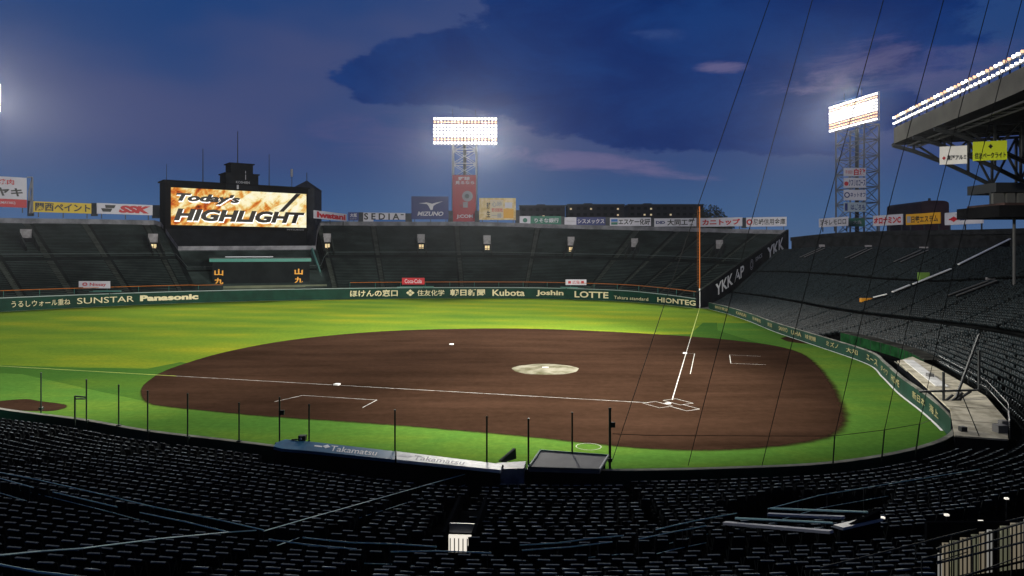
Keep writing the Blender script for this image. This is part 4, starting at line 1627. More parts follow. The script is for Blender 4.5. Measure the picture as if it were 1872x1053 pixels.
clear_px([(812, 945), (866, 945), (870, 1036), (806, 1036)])
clear_px([(1310, 955), (1420, 925), (1640, 930), (1560, 985), (1330, 985)])
clear_px([(1690, 985), (1872, 925), (1925, 925), (1925, 1200), (1690, 1200)])
CROSS = [(13.0, 14.5), (30.0, 31.6)]
seats = []
rg = random.Random(3)
for r in range(1, 70):
    d = r * ROWD + .26
    if any(a < d < b for a, b in CROSS):
        continue
    # march along the row
    prev = None
    acc = 0.0
    for k in range(len(WI) * 4):
        a = k / (len(WI) * 4 - 1)
        rw = bo_row(a)
        L = math.hypot(rw[2] - rw[0], rw[3] - rw[1]) / rw[5]
        p = bo_pt(a, min(d, L))
        if prev is None:
            prev = (a, p)
            continue
        step = (Vector(p) - prev[1]).length
        if step < .42:
            continue
        nseat = max(1, int(round(step / .43)))
        for j in range(nseat):
            f_ = (j + .5) / nseat
            a2 = prev[0] + (a - prev[0]) * f_
            if d > L - .6:
                continue
            q = bo_pt(a2, d)
            if q.y < 4:
                continue
            u, v = px((q.x, q.y, q.z + .6))
            if u < -300 or u > 2300 or v > 1250:
                continue
            seats.append((a2, d, q, u, v))
        prev = (a, p)
keep = []
for a, d, q, u, v in seats:
    if any(inside(c, q.x, q.y) for c in CLEAR):
        continue
    if q.y < 46 and any(abs(a - x) * 150 < .30 for x in aisle_near):
        continue
    if q.y >= 46 and (abs(((a * 61) % 1) - .5) < .032):
        continue
    if 480 < u < 910 and d < 2.4 and q.y < 40:
        continue
    if 910 < u < 1125 and d < 1.6 and q.y < 40:
        continue
    if 48 < q.y < 88 and q.x > 20 and d < 4.6:
        continue
    o = bo_dir(a)
    # the row floor is the step the seat stands on
    z = bo_pt(a, math.floor(d / ROWD) * ROWD).z
    keep.append((a, d, Vector((q.x + rg.gauss(0, .012), q.y + rg.gauss(0, .012), z)), math.atan2(-o.y, -o.x) - math.pi / 2 + rg.gauss(0, .035), u, v))
near = [s for s in keep if s[2].y < 46]
far = [s for s in keep if s[2].y >= 46]
vis = sorted([s for s in near if 5 < s[4] < 1867 and s[5] < 1040], key=lambda s: s[2].y)
single = vis[:300]
ids = set(id(s) for s in single)
rest = [s for s in near if id(s) not in ids]


def scatter(name, m, lst, material, parent=None, jitter=0.0):
    V = np.array(m.v, float)
    nv = len(V)
    allv = np.empty((len(lst) * nv, 3), np.float32)
    for k, s in enumerate(lst):
        c, sn = math.cos(s[3]), math.sin(s[3])
        R_ = np.array([[c, -sn, 0], [sn, c, 0], [0, 0, 1]])
        allv[k * nv:(k + 1) * nv] = V @ R_.T + np.array(s[2])
    fl = [len(f) for f in m.f]
    fi = np.concatenate([np.array(f) for f in m.f])
    idx = (fi[None, :] + (np.arange(len(lst)) * nv)[:, None]).ravel().astype(np.int32)
    tot = np.tile(np.array(fl, np.int32), len(lst))
    start = np.concatenate([[0], np.cumsum(tot)[:-1]]).astype(np.int32)
    me = bpy.data.meshes.new(name)
    me.vertices.add(len(allv))
    me.vertices.foreach_set('co', allv.ravel())
    me.loops.add(len(idx))
    me.loops.foreach_set('vertex_index', idx)
    me.polygons.add(len(tot))
    me.polygons.foreach_set('loop_start', start)
    me.polygons.foreach_set('loop_total', tot)
    me.update(calc_edges=True)
    return link(name, me, material, parent)


full = MB()
for part in (SB, SP, SLEG):
    b = len(full.v)
    full.v += part.v
    full.f += [tuple(i + b for i in f) for f in part.f]
o = scatter('folding_seats', full, rest, 'seat_near')
stuff(o, 'rows of black folding seats filling the near stand below the field', 'seats')
simple = MB()
simple.obox((-.17, -.16, .36), (.34, 0, 0), (0, -.05, 0), (0, -.06, .44))
simple.obox((-.17, -.14, .38), (.34, 0, 0), (0, .20, .26), (0, -.03, .03))
o = scatter('seat_highlight_strips', SEDGE, rest, 'seat_highlight')
stuff(o, 'pale strips painted as highlights on the black folding seats in the near stand', 'seat highlights')
o = scatter('side_stand_seats', simple, far, 'seat_far')
stuff(o, 'dense grey seats filling the right side stand', 'seats')
meE = mesh_of(SEDGE, 'top_highlight', 'seat_highlight')
meB, meP, meL = mesh_of(SB, 'backrest', 'seat_near'), mesh_of(SP, 'seat_pan', 'seat_near'), mesh_of(SLEG, 'leg', 'seat_near')
for a, d, p, rz, u, v in single:
    t_ = thing('stadium_seat', tuple(p), 'black folding stadium seat in the nearest rows at the bottom of the picture', 'seat', 'nearest black folding seats')
    t_.rotation_euler = (0, 0, rz)
    for nm, me in (('backrest', meB), ('seat_pan', meP), ('leg', meL), ('top_highlight', meE)):
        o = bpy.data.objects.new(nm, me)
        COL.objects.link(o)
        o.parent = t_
print('seats', len(single), len(rest), len(far))


# ================================================================== grandstand roof with its lamps
RF = catmull([(50.4, 96.0), (48.9, 91.5), (46.4, 76), (43.8, 61), (40.0, 50), (34.5, 41), (26, 33), (13.5, 27), (0, 24.8), (-14, 25.6), (-27, 30), (-40, 38)], 89)
RF = RF[8:]                       # starts at the free end of the roof
rdir = []
for i in range(len(RF)):
    a, b = RF[max(i - 1, 0)], RF[min(i + 1, len(RF) - 1)]
    tdir = Vector((b[0] - a[0], b[1] - a[1], 0)).normalized()
    o = Vector((-tdir.y, tdir.x, 0))
    c = Vector((RF[i][0] - 5, RF[i][1] - 75, 0))
    if o.dot(c) < 0:
        o = -o
    rdir.append(o)
rdir[0] = Vector((.97, -.24, 0)).normalized()
rdir[1] = Vector((.97, -.24, 0)).normalized()
RT = [Vector((p[0], p[1], 0)) for p in RF]
gr = thing('grandstand_roof', (RF[0][0], RF[0][1], 0), 'dark cantilever roof edged with two rows of bright lamps at the upper right', 'roof')
ZB, ZT = 25.0, 27.0
m = MB()
Z = lambda z: Vector((0, 0, z))
m.strip([p + Z(ZB) for p in RT], [p + Z(ZT) for p in RT])
m.strip([p + Z(ZT) for p in RT], [p + o * .5 + Z(ZT + .1) for p, o in zip(RT, rdir)])
m.build('fascia', 'roof_fascia', gr)
DEEP = 30.0
m = MB()
m.strip([p + o * .5 + Z(ZT + .1) for p, o in zip(RT, rdir)], [p + o * DEEP + Z(ZT + 1.5) for p, o in zip(RT, rdir)])
m.strip([p + o * .05 + Z(ZB) for p, o in zip(RT, rdir)], [p + o * DEEP + Z(ZB + 1.2) for p, o in zip(RT, rdir)])
m.quad(RT[0] + Z(ZB), RT[0] + rdir[0] * DEEP + Z(ZB + 1.2), RT[0] + rdir[0] * DEEP + Z(ZT + 1.5), RT[0] + Z(ZT))
m.build('deck', 'roof_under', gr)
m = MB()
for off, zz in ((1.6, ZB - .35), (2.6, ZB - .55)):
    for k in range(len(RT) - 1):
        m.bar(RT[k] + rdir[k] * off + Z(zz), RT[k + 1] + rdir[k + 1] * off + Z(zz), .18)
for k in range(len(RT) - 1):
    m.bar(RT[k] + rdir[k] * 1.6 + Z(ZB - .35), RT[k + 1] + rdir[k + 1] * 2.6 + Z(ZB - .55), .10)
m.build('edge_walkway', mat('walkway_steel', (.07, .07, .075), .5, metal=.4), gr)
# trusses carrying the roof
chord_px = [(1632, 266), (1668, 277), (1720, 299), (1760, 319), (1800, 341), (1840, 355), (1880, 366), (1960, 384)]
for yy, dx in ((92.0, 0.0), (85.5, -1.0), (79.5, -2.0)):
    low = [P(u, v, 92.0) for u, v in chord_px]
    low = [Vector((p.x + dx, yy - (p.x - low[0].x) * .12, p.z)) for p in low]
    hi = [Vector((p.x, p.y, ZB + .02 + (p.x - low[0].x) * .04)) for p in low]
    tr_ = MB()
    for k in range(len(low) - 1):
        tr_.tube(low[k], low[k + 1], .26, 6)
        tr_.bar(hi[k], hi[k + 1], .3)
        tr_.bar(low[k], hi[k], .24)
        tr_.bar(low[k + 1] if k % 2 else low[k], hi[k] if k % 2 else hi[k + 1], .22)
    tr_.build('truss', 'steel_dark', gr)
# lamps
rowm = {}
seg = [(RT[k + 1] - RT[k]).length for k in range(len(RT) - 1)]
tot = sum(seg)


def along(s):
    for k, L in enumerate(seg):
        if s <= L:
            f_ = s / L
            return RT[k].lerp(RT[k + 1], f_), rdir[k]
        s -= L
    return RT[-1], rdir[-1]


for rowname, zz, stp, r_ in (('upper_lamp_row', ZT + 1.3, .82, .15), ('lower_lamp_row', ZT + .55, .86, .12)):
    rk = MB()
    for k in range(len(RT) - 1):
        rk.bar(RT[k] + rdir[k] * .35 + Z(zz), RT[k + 1] + rdir[k + 1] * .35 + Z(zz), .10)
        rk.bar(RT[k] + rdir[k] * .35 + Z(ZT), RT[k] + rdir[k] * .35 + Z(zz), .10)
    row = rk.build(rowname, 'steel_grey', gr)
    s, k = .4, 0
    while s < min(tot, 62):
        p, o = along(s)
        f_ = -o
        aim = Vector((f_.x * .8 - .15, f_.y * .8 - .15, -.18)).normalized()
        key = (rowname, round(aim.x, 1), round(aim.y, 1))
        if key not in rowm:
            rowm[key] = lamp_pair(aim, r_, str(key))
        lm = bpy.data.objects.new('lamp', rowm[key][1 if (rowname.startswith('upper') and k % 4 in (1, 2)) else 0])
        COL.objects.link(lm)
        lm.parent = row
        lm.location = p + Z(zz) - WORLD_LOC[gr.name]
        s += stp
        k += 1
# signs hanging under the roof
hoarding('white sign with a red mark hanging under the roof truss', 1718, 1768, 267, 300, mat('board_warmwhite', (.60, .57, .52), .5, .1, .4, emit=.16, ecol=(.9, .87, .82)),
         [('poly', [(.08, .35), (.15, .24), (.22, .35), (.15, .46)], 'ink_red'), ('text', '東洋アルミ', .26, .97, .22, .5, 'ink_black', .03)], 76.5, 75.5, 'hanging_sign', 'signs hanging under the roof', False, .15)
hoarding('yellow green sign hanging under the roof truss', 1779, 1841, 258, 293, 'ink_lime',
         [('text', '住友ベークライト', .04, .96, .10, .42, 'ink_black', .02), ('poly', [(.44, .72), (.51, .60), (.58, .72), (.51, .84)], 'ink_black')], 74.5, 73.5, 'hanging_sign', 'signs hanging under the roof', False, .15)
# gallery box on its column
gx = P(1786, 400, 88)
gb = thing('gallery_box', (gx.x, 88, 0), 'dark gallery with pale panels on a column at the right edge', 'gallery')
pl = P(1786, 399, 88)
MB().box(pl.x, pl.x + 24, 84, 92, pl.z, P(0, 379, 88).z).build('parapet', 'roof_under', gb)
MB().box(pl.x + 1.0, pl.x + 24, 84.5, 91.5, P(0, 379, 88).z, P(0, 374, 88).z).build('ledge', mat('rust_brown', (.05, .028, .024), .8, .4, .6), gb)
for ua, ub in ((1816, 1836), (1841, 1856), (1862, 1884)):
    a, b = P(ua, 372, 87), P(ub, 353, 87)
    MB().box(a.x, b.x, 87, 87.4, a.z, b.z).build('pale_panel', mat('panel_pale', (.10, .10, .095), .6), gb)
a, b = P(1811, 352, 87.5), P(1990, 335, 87.5)
MB().box(a.x, b.x, 86.5, 92, a.z, b.z).build('upper_beam', 'steel_dark', gb)
c_ = P(1854, 446, 88)
MB().tube((c_.x, 88, pl.z), (c_.x, 88, 3.0), .17, 8).build('column', mat('column_grey', (.08, .08, .08), .6), gb)
for ua in (1812, 1838, 1858):
    a = P(ua, 376, 87.6)
    MB().box(a.x - .1, a.x + .1, 87.5, 87.8, a.z, P(ua, 350, 87.6).z).build('mullion', 'steel_dark', gb)

# ================================================================== floodlighting (the lamps of the towers and the roof)
PW = 1.0
for fx, tgt in ((.25, (-44, 130, 0)), (.75, (8, 122, 0))):
    spot(ct, Oc + ec_ * (Lc * fx) + zc_ * 4 + nc_ * 1.5, tgt, 420e3 * PW, 42, .8)
Or_, er_, zr_, nr_ = frr
for fx, tgt in ((.25, (-22, 128, 0)), (.75, (-20, 96, 0))):
    spot(rt, Or_ + er_ * (Lr * fx) + zr_ * 4 + nr_ * 1.5, tgt, 420e3 * PW, 38, .7)
Ol, el_, zl_, nl_ = frl
for fx, tgt in ((.3, (-48, 100, 0)), (.8, (-8, 112, 0))):
    spot(lt, Ol + el_ * (Ll * fx) + zl_ * 4 + nl_ * 1.5, tgt, 420e3 * PW, 38, .7)
for fx in (.15, .5, .85):
    spot(ct, Oc + ec_ * (Lc * fx) + zc_ * 4.5 + nc_ * 1.5, (2, 16, 5), 75e3 * PW, 30, .7)
spot(rt, Or_ + er_ * (Lr * .5) + zr_ * 6 + nr_ * 1.5, (-10, 26, 3), 230e3 * PW, 27, .7)
spot(lt, Ol + el_ * (Ll * .5) + zl_ * 6 + nl_ * 1.5, (12, 26, 3), 270e3 * PW, 27, .7)
for (x, y), tgt, pw, an in (((42.0, 62), (-24, 76, 0), 150e3, 78), ((45, 80), (-52, 128, 2), 420e3, 66), ((31, 37), (-8, 66, 0), 130e3, 78), ((22, 30.5), (-20, 175, 7), 420e3, 56),
                            ((3, 24.3), (4, 64, 0), 115e3, 78), ((-8, 24.6), (30, 180, 7), 330e3, 44), ((-22, 27.5), (-48, 86, 0), 170e3, 76), ((-26, 29), (24, 70, 0), 240e3, 60), ((-24, 28), (86, 172, 22), 420e3, 30)):
    spot(gr, (x, y, ZT + 1.6), tgt, pw * PW, an, .8, 1.5)

# ================================================================== net posts, cables
POSTS = [(75, 683, 746), (158, 695, 770), (217, 705, 778), (270, 716, 789), (343, 721, 799), (437, 738, 807), (511, 728, 812), (565, 741, 823), (722, 751, 838),
         (890, 763, 850), (966, 767, 859), (1046, 756, 842), (1115, 748, 840)]
for k, (u, vt, vb) in enumerate(POSTS):
    y = FPX * (CZ - 1.3) / (vb - V0)
    b = P(u, vb, y)
    h = (vb - vt) * y / FPX
    lab = 'dark net post on the near wall, number %s from the left' % ['one', 'two', 'three', 'four', 'five', 'six', 'seven', 'eight', 'nine', 'ten', 'eleven', 'twelve', 'thirteen'][k]
    lab = {0: 'leftmost dark net post on the near wall', 12: 'thick rightmost net post at the end of the grey hatch roof'}.get(k, lab.replace('number ', '').replace('one', 'first'))
    lab = {1: 'second dark net post from the left, joined to the gate frame', 2: 'third dark net post from the left, just right of the gate frame', 3: 'fourth dark net post from the left on the near wall',
           4: 'fifth dark net post from the left on the near wall', 5: 'sixth dark net post from the left, before the blue roof', 6: 'net post at the left end of the blue dugout roof',
           7: 'net post left of the white print on the blue dugout roof', 8: 'net post between the blue part and the painted glare of the dugout roof', 9: 'net post at the right end of the painted glare on the dugout roof',
           10: 'net post at the left corner of the grey hatch roof', 11: 'net post behind the grey hatch roof, left of the thick one'}.get(k, lab)
    t_ = thing('net_post', (b.x, b.y, 0), lab, 'post', 'net posts along the near wall')
    r_ = .04 if k != 12 else .06
    MB().tube((b.x, b.y, .3), (b.x, b.y, b.z + h), r_, 8).build('shaft', 'post_green', t_)
    MB().tube((b.x, b.y, b.z + h), (b.x, b.y, b.z + h + .06), r_ * 1.25, 8).build('cap', 'post_green', t_)
    MB().box(b.x - .1, b.x + .1, b.y - .1, b.y + .1, b.z - .1, b.z + .05).build('foot_clamp', 'post_green', t_)
    if k in (6, 12):
        MB().box(b.x - .02, b.x + .24, b.y - .06, b.y + .06, b.z + h * .64, b.z + h * .74).build('winch', 'post_green', t_)
y = FPX * (CZ - 1.3) / (770 - V0)
g = thing('gate_frame', (P(147, 770, y).x, y, 0), 'small dark gate frame on the near wall at the left', 'gate')
m = MB()
for a, b in (((137, 778), (137, 724)), ((137, 724), (157, 726)), ((139, 729), (156, 729))):
    m.bar(P(*a, y), P(*b, y), .07)
m.build('frame', 'post_green', g)

CABLES = [((1407, 0), (1120, 840), None), ((1485, 0), (1258, 851), None), ((1615, 0), (1393, 851), None), ((1725, 0), (1526, 797), (1522, 848)),
          ((1808, 0), (1617, 786), (1611, 838)), ((1868, 0), (1681, 775), (1673, 827))]
CLAB = ['net cable furthest left, down to the thick end post', 'net cable second from the left, crossing the plate area', 'net cable third from the left, ending at the near wall',
        'net cable fourth from the left, tied to the horizontal wire', 'net cable fifth from the left, tied to the horizontal wire', 'net cable furthest right, tied to the horizontal wire']
knots = []
for (top_, bot, foot), lab in zip(CABLES, CLAB):
    vb = foot[1] if foot else bot[1]
    yb = FPX * (CZ - 1.3) / (vb - V0)
    pts = []
    if foot:
        pts.append(P(foot[0], foot[1], yb))
    kn = P(bot[0], bot[1], yb - (.35 if foot else 0))
    pts.append(kn)
    if foot:
        knots.append(kn)
    yt = yb - 5.0
    tp = P(top_[0], top_[1], yt)
    pts.append(tp)
    pts.append(kn + (tp - kn) * ((28.0 - kn.z) / (tp.z - kn.z)))
    t_ = thing('net_cable', tuple(pts[0]), lab, 'cable', 'net cables behind home plate')
    m = MB()
    for a, b in zip(pts[:-1], pts[1:]):
        # slack: split each span and let it sag a little
        nseg = 10 if (b - a).length > 6 else 1
        prevp = a
        for k in range(1, nseg + 1):
            f_ = k / nseg
            q = a.lerp(b, f_)
            q.y += .25 * math.sin(math.pi * f_) * (1 if nseg > 1 else 0)
            m.tube(prevp, q, .017, 5)
            prevp = q
    m.build('wire', 'cable', t_)
    if foot:
        MB().tube(pts[0] - Z(.3), pts[1], .035, 6).build('stub_post', 'post_green', t_)
t_ = thing('cross_wire', tuple(knots[0]), 'thin horizontal net wire across the grass behind home plate', 'wire')
chain = [P(1120, 793, 33), P(1190, 796, 32.8), P(1395, 797, 33)] + knots + [P(1702, 768, 38.5)]
m = MB()
for a, b in zip(chain[:-1], chain[1:]):
    m.tube(a, b, .014, 5)
m.build('wire', 'cable', t_)

# ================================================================== third base dugout in front of the near stand
dg_ = thing('third_base_dugout', tuple(G(700, 830, 0)), 'near dugout with a blue printed roof, its right part painted as white glare', 'dugout')
ZR = 1.78


def roof_quad(edge):
    return [G(u, v, ZR) for u, v in edge]


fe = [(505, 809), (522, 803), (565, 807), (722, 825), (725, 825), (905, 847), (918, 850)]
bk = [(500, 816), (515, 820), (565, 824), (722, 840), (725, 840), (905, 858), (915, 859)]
for i0, i1, mt, nm in ((0, 3, 'dugout_blue', 'blue_roof'), (4, 6, mat('glare_trim_white', (.85, .85, .80), .5, .5, 3.0, col2=(.62, .63, .60)), 'glare_roof')):  # the white stretch is glare put into the roof colour
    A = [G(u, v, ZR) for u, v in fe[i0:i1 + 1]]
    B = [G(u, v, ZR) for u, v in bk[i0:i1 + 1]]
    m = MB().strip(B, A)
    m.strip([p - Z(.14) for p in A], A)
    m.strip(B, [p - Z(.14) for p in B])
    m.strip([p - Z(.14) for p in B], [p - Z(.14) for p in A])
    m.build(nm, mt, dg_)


def roof_text(body, u0, u1, parent, k0, k1, mt):
    """flat print on the dugout roof, reading from behind"""
    vs, fs = text_points(body, .01, .3)
    def edge(tab, u):
        for (ua, va), (ub, vb) in zip(tab[:-1], tab[1:]):
            if ua <= u <= ub and ub > ua:
                return va + (vb - va) * (u - ua) / (ub - ua)
        return tab[-1][1]
    m_ = MB()
    for a, b in vs:
        u = u0 + (u1 - u0) * a
        vf, vbk = edge(fe, u), edge(bk, u)
        f_ = k0 + (k1 - k0) * b
        p = G(u, vbk + (vf - vbk) * f_, ZR + .012)
        m_.v.append(tuple(p))
    m_.f = fs
    m_.build('roof_lettering', mt, parent)


roof_text('Takamatsu', 606, 690, dg_, .22, .85, 'white_paint')
roof_text('▬◆', 574, 604, dg_, .45, .9, 'white_paint')
roof_text('▬◆', 728, 752, dg_, .4, .9, 'white_paint')
roof_text('Takamatsu', 758, 850, dg_, .2, .8, 'ink_grey')
A = [G(u, v, ZR - .15) for u, v in bk]
m = MB().strip([Vector((p.x, p.y, .2)) for p in A], A)
B = [bo_pt(*bo_at(u, v + 10)) for u, v in bk]
m.build('back_wall', 'black_wall', dg_)
m = MB()
F_ = [G(u, v, ZR - .15) for u, v in fe]
for p in F_[::2]:
    m.tube((p.x, p.y, 0), p, .06, 6)
m.build('roof_post', 'post_green', dg_)
# speaker/camera box on the roof edge, hatch flap, grey hatch roof
p = G(553, 805, ZR)
cb = thing('camera_box', tuple(p), 'small black camera box with an arm at the left end of the blue dugout roof', 'camera')
MB().box(p.x - .18, p.x + .16, p.y - .12, p.y + .2, ZR, ZR + .24).build('housing', 'ink_black', cb)
MB().tube((p.x - .05, p.y - .13, ZR + .11), (p.x - .05, p.y - .22, ZR + .11), .06, 8).build('lens', 'steel_grey', cb)
MB().bar((p.x - .18, p.y, ZR + .06), (p.x - .55, p.y + .05, ZR + .02), .05).build('arm', 'ink_black', cb)
hf = thing('hatch_flap', tuple(G(930, 850, 1.6)), 'raised dark hatch flap at the right end of the painted glare on the dugout roof', 'hatch')
a, b, c_, d_ = P(913, 843, 33.4), P(940, 820, 34.0), P(941, 839, 34.0), P(920, 846, 33.4)
m = MB().poly([a, b, c_, d_]).poly([q + Vector((.08, .05, 0)) for q in (a, b, c_, d_)])
m.build('flap', 'post_green', hf)
MB().bar(a, b, .10, .05).build('pale_edge', 'concrete', hf)
st_ = thing('step_slab', tuple(G(935, 855, 1.5)), 'bluish grey steps between the painted roof glare and the grey hatch roof', 'steps')
MB().prism([G(u, v, 1.5)[:2] for u, v in ((908, 846), (962, 843), (958, 856), (905, 858))], .3, 1.5).build('slab', mat('blue_grey', (.16, .18, .23), .5, .4, 1.5), st_)
gh = thing('hatch_roof', tuple(G(1040, 845, 1.5)), 'flat grey hatch roof with white trimmed edges by the thick net post', 'roof')
q = [G(u, v, 1.62) for u, v in ((988, 824), (1112, 833), (1096, 859), (966, 855))]
MB().prism([p[:2] for p in q], 1.45, 1.62).build('roof_panel', 'roof_grey', gh)
for i, (k0, k1) in enumerate(((0, 1), (1, 2), (2, 3), (3, 0))):
    MB().bar(q[k0] + Z(.02), q[k1] + Z(.02), .07, .07).build('edge_trim', ('teal_dull', 'glare_trim_white', 'cap_pale', 'teal_dull')[i], gh)
MB().prism([p[:2] for p in grow([tuple(p) for p in q], -.15)], .2, 1.44).build('well', 'black_wall', gh)
MB().bar(P(970, 845, 33.0), P(1112, 836, 33.9), .10, .05).build('brace_bar', 'post_green', gh)

# ================================================================== first base dugout: pale deck, rails
fd = thing('first_base_dugout', (deck[0].x, deck[0].y, 0), 'far dugout with a pale concrete roof deck at the right', 'dugout')
MB().prism([p[:2] for p in deck], 1.52, 1.6).build('roof_deck', 'deck', fd)
MB().prism([p[:2] for p in grow([tuple(p) for p in deck], -.06)], .3, 1.515).build('roof_base', 'black_wall', fd)
m = MB()
wa, wb = bo_w_foot_y(84), bo_w_foot_y(63)
A = [bo_pt(wa + (wb - wa) * k / 12, 3.4) for k in range(13)]
for i in range(12):
    m.quad(Vector((A[i].x, A[i].y, 0)), Vector((A[i + 1].x, A[i + 1].y, 0)), Vector((A[i + 1].x, A[i + 1].y, 1.55)), Vector((A[i].x, A[i].y, 1.55)))
m.build('green_back_screen', 'net_green', fd)
m = MB()
A2 = [bo_pt(wa + (wb - wa) * k / 12, 5.0) for k in range(13)]
m.strip([Vector((p.x, p.y, 1.6)) for p in A], [Vector((p.x, p.y, 1.6)) for p in A2])
m.strip([Vector((p.x, p.y, 1.54)) for p in A], [Vector((p.x, p.y, 1.6)) for p in A])
m.build('back_ledge', mat('ledge_pale', (.045, .045, .04), .8, .5, .5, spec=0.0), fd)
for k in range(13):
    MB().tube((A[k].x, A[k].y, 0), (A[k].x, A[k].y, 1.7), .04, 5).build('screen_post', 'post_green', fd)
a, b = bo_w_foot_y(63), bo_w_foot_y(50)
A = [bo_pt(a + (b - a) * k / 10, .9) for k in range(11)]
for k in range(10):
    p, q = A[k], A[k + 1]
    MB().bar((p.x, p.y, 1.45), (q.x, q.y, 1.45), .06).build('front_rail', 'cap_pale', fd)
for (ua, va), (ub, vb) in (((1738, 768), (1842, 775)), ((1728, 742), (1822, 748)), ((1704, 716), (1800, 722)), ((1684, 698), (1762, 700)), ((1664, 680), (1728, 681)), ((1790, 797), (1752, 706))):
    MB().bar(G(ua, va, 1.602), G(ub, vb, 1.602), .05, .006).build('deck_joint', 'black_wall', fd)
edge_px = [(1846, 803), (1843, 766), (1804, 721), (1770, 701), (1714, 669)]
for (ua, va), (ub, vb) in zip(edge_px[:-1], edge_px[1:]):
    for hz_ in (.45, .9):
        MB().tube(G(ua, va, 1.6) + Z(hz_), G(ub, vb, 1.6) + Z(hz_), .03, 5).build('edge_rail', 'steel_dark', fd)
    MB().tube(G(ua, va, 1.6), G(ua, va, 1.6) + Z(.9), .03, 5).build('edge_post', 'steel_dark', fd)
for uu, vv, sz in ((1828, 790, .25), (1834, 778, .18), (1760, 788, .15), (1700, 690, .2)):
    p = G(uu, vv, 1.6)
    MB().box(p.x - sz, p.x + sz, p.y - sz, p.y + sz, 1.6, 1.6 + sz * 1.6).build('equipment_case', mat('case_grey', (.12, .12, .12), .6) if sz > .17 else 'steel_dark', fd)
a, b = G(1660, 658, 1.65), G(1722, 706, 1.65)
MB().bar(a, b, .8, .06).build('white_mat', mat('mat_white', (.62, .62, .60), .7, .2, 1.0), fd)
bg_ = thing('deck_gantry', tuple(G(1750, 790, 1.6)), 'dark spindly gantry standing on the pale dugout deck', 'gantry')
m = MB()
yq = 45.5
for a, b in (((1680, 716), (1790, 713)), ((1725, 765), (1725, 680)), ((1745, 790), (1745, 735)), ((1745, 735), (1775, 715)), ((1725, 745), (1760, 718)), ((1745, 770), (1758, 718)), ((1790, 712), (1790, 640)),
             ((1738, 792), (1738, 742)), ((1722, 738), (1742, 722)), ((1745, 735), (1790, 612))):
    m.bar(P(*a, yq), P(*b, yq), .12)
m.build('lattice_arm', 'steel_dark', bg_)


# ================================================================== handrails of the near stand
def near_rail(label, pts_px, group='handrails of the near stand', h=.95, r=.016, every=2.2, mt='rail_steel'):
    pts = []
    for (ua, va), (ub, vb) in zip(pts_px[:-1], pts_px[1:]):
        nseg = max(1, int(abs(ub - ua) / 60))
        for k in range(nseg):
            f_ = k / nseg
            pts.append(bo_px(ua + (ub - ua) * f_, va + (vb - va) * f_, h))
    pts.append(bo_px(*pts_px[-1], h))
    pts = [p for i, p in enumerate(pts) if i == 0 or (p - pts[i - 1]).length > .05]
    return rail_thing('handrail', label, 'handrail', pts, mt, r, every, h, group, 'steel_dark', True)


near_rail('upper of the two long rails at the left edge of the near stand', [(0, 864), (140, 892), (330, 938), (480, 969)])
near_rail('short rail end at the left edge below the longest one', [(0, 876), (62, 892)])
near_rail('rail between the left seat blocks, second from the left edge', [(97, 899), (215, 928)])
near_rail('rail running down to the long cross rail at lower left', [(257, 938), (340, 955), (416, 973)])
near_rail('long rail rising from the left edge to the rail corner', [(0, 1015), (230, 992), (420, 974), (466, 970)])
near_rail('lowest rail at the bottom left corner', [(0, 1034), (70, 1042), (140, 1050)])
near_rail('long diagonal rail climbing from the corner toward the dugout', [(480, 970), (560, 948), (680, 914), (790, 883), (872, 860)])
near_rail('rail right of the corner, upper of the pair', [(552, 983), (640, 992), (720, 996), (800, 1000)])
near_rail('rail right of the corner, lower of the pair', [(494, 987), (570, 996), (652, 1005)])
near_rail('rail crossing the lit stairwell at the bottom', [(712, 1009), (800, 1009), (898, 1010)])
near_rail('lower handrail just right of the lit stairwell, sloping up to the right', [(956, 1007), (1040, 1001), (1120, 991)])
near_rail('upper handrail just right of the lit stairwell, beside the nearest rows', [(950, 996), (1020, 992), (1140, 978)])
near_rail('rail right of the gap, sloping up toward the walled entrance', [(1168, 985), (1230, 973), (1290, 961)])
near_rail('short rail just above the walled entrance', [(1200, 968), (1270, 952), (1345, 938)])
near_rail('long rail sloping up to the right behind the walled entrance', [(1405, 930), (1500, 906), (1600, 888), (1700, 872), (1790, 858)])
near_rail('long rail in front of the lit concourse', [(1500, 1036), (1600, 1014), (1700, 988), (1800, 962), (1872, 945)], mt='cap_pale')
near_rail('lower rail in front of the lit concourse', [(1685, 1024), (1760, 1005), (1872, 972)], mt='cap_pale')

# lit stairwell in the near stand
wv, dv = bo_at(838, 1012)
c0 = bo_pt(wv, dv)
o_ = bo_dir(wv)
e_ = Vector((-o_.y, o_.x, 0))
if e_.x < 0:
    e_ = -e_
sw = thing('stairwell', tuple(c0), 'brightly lit stairwell opening among the near seats at the bottom', 'stairwell')
W_ = 48 * c0.y / FPX
m = MB().obox(c0 - e_ * W_ / 2 - o_ * .4 + Z(-.25), e_ * W_, -o_ * .08, Z(.62))
m.build('lit_wall', 'lit_white', sw)
for k in range(6):
    MB().bar(c0 - e_ * (W_ / 2 - W_ * (k + .5) / 6) - o_ * .30 + Z(-.2), c0 - e_ * (W_ / 2 - W_ * (k + .5) / 6) - o_ * .30 + Z(.32), .03).build('baluster', 'steel_dark', sw)
m = MB().obox(c0 - e_ * W_ / 2 - o_ * .55 + Z(.40), e_ * W_, -o_ * .05, Z(.28))
m.build('grey_lintel', mat('slate', (.10, .11, .13), .4), sw)
for s_ in (-1, 1):
    MB().obox(c0 + e_ * (W_ / 2 * s_) - o_ * 3.0 + Z(-.6), e_ * .1 * s_, o_ * 3.2, Z(1.3)).build('side_wall', 'black_wall', sw)
m = MB().obox(c0 - e_ * W_ / 2 - o_ * 3.0 + Z(.1), e_ * W_, o_ * 2.2, Z(.08))
m.build('landing', 'black_wall', sw)

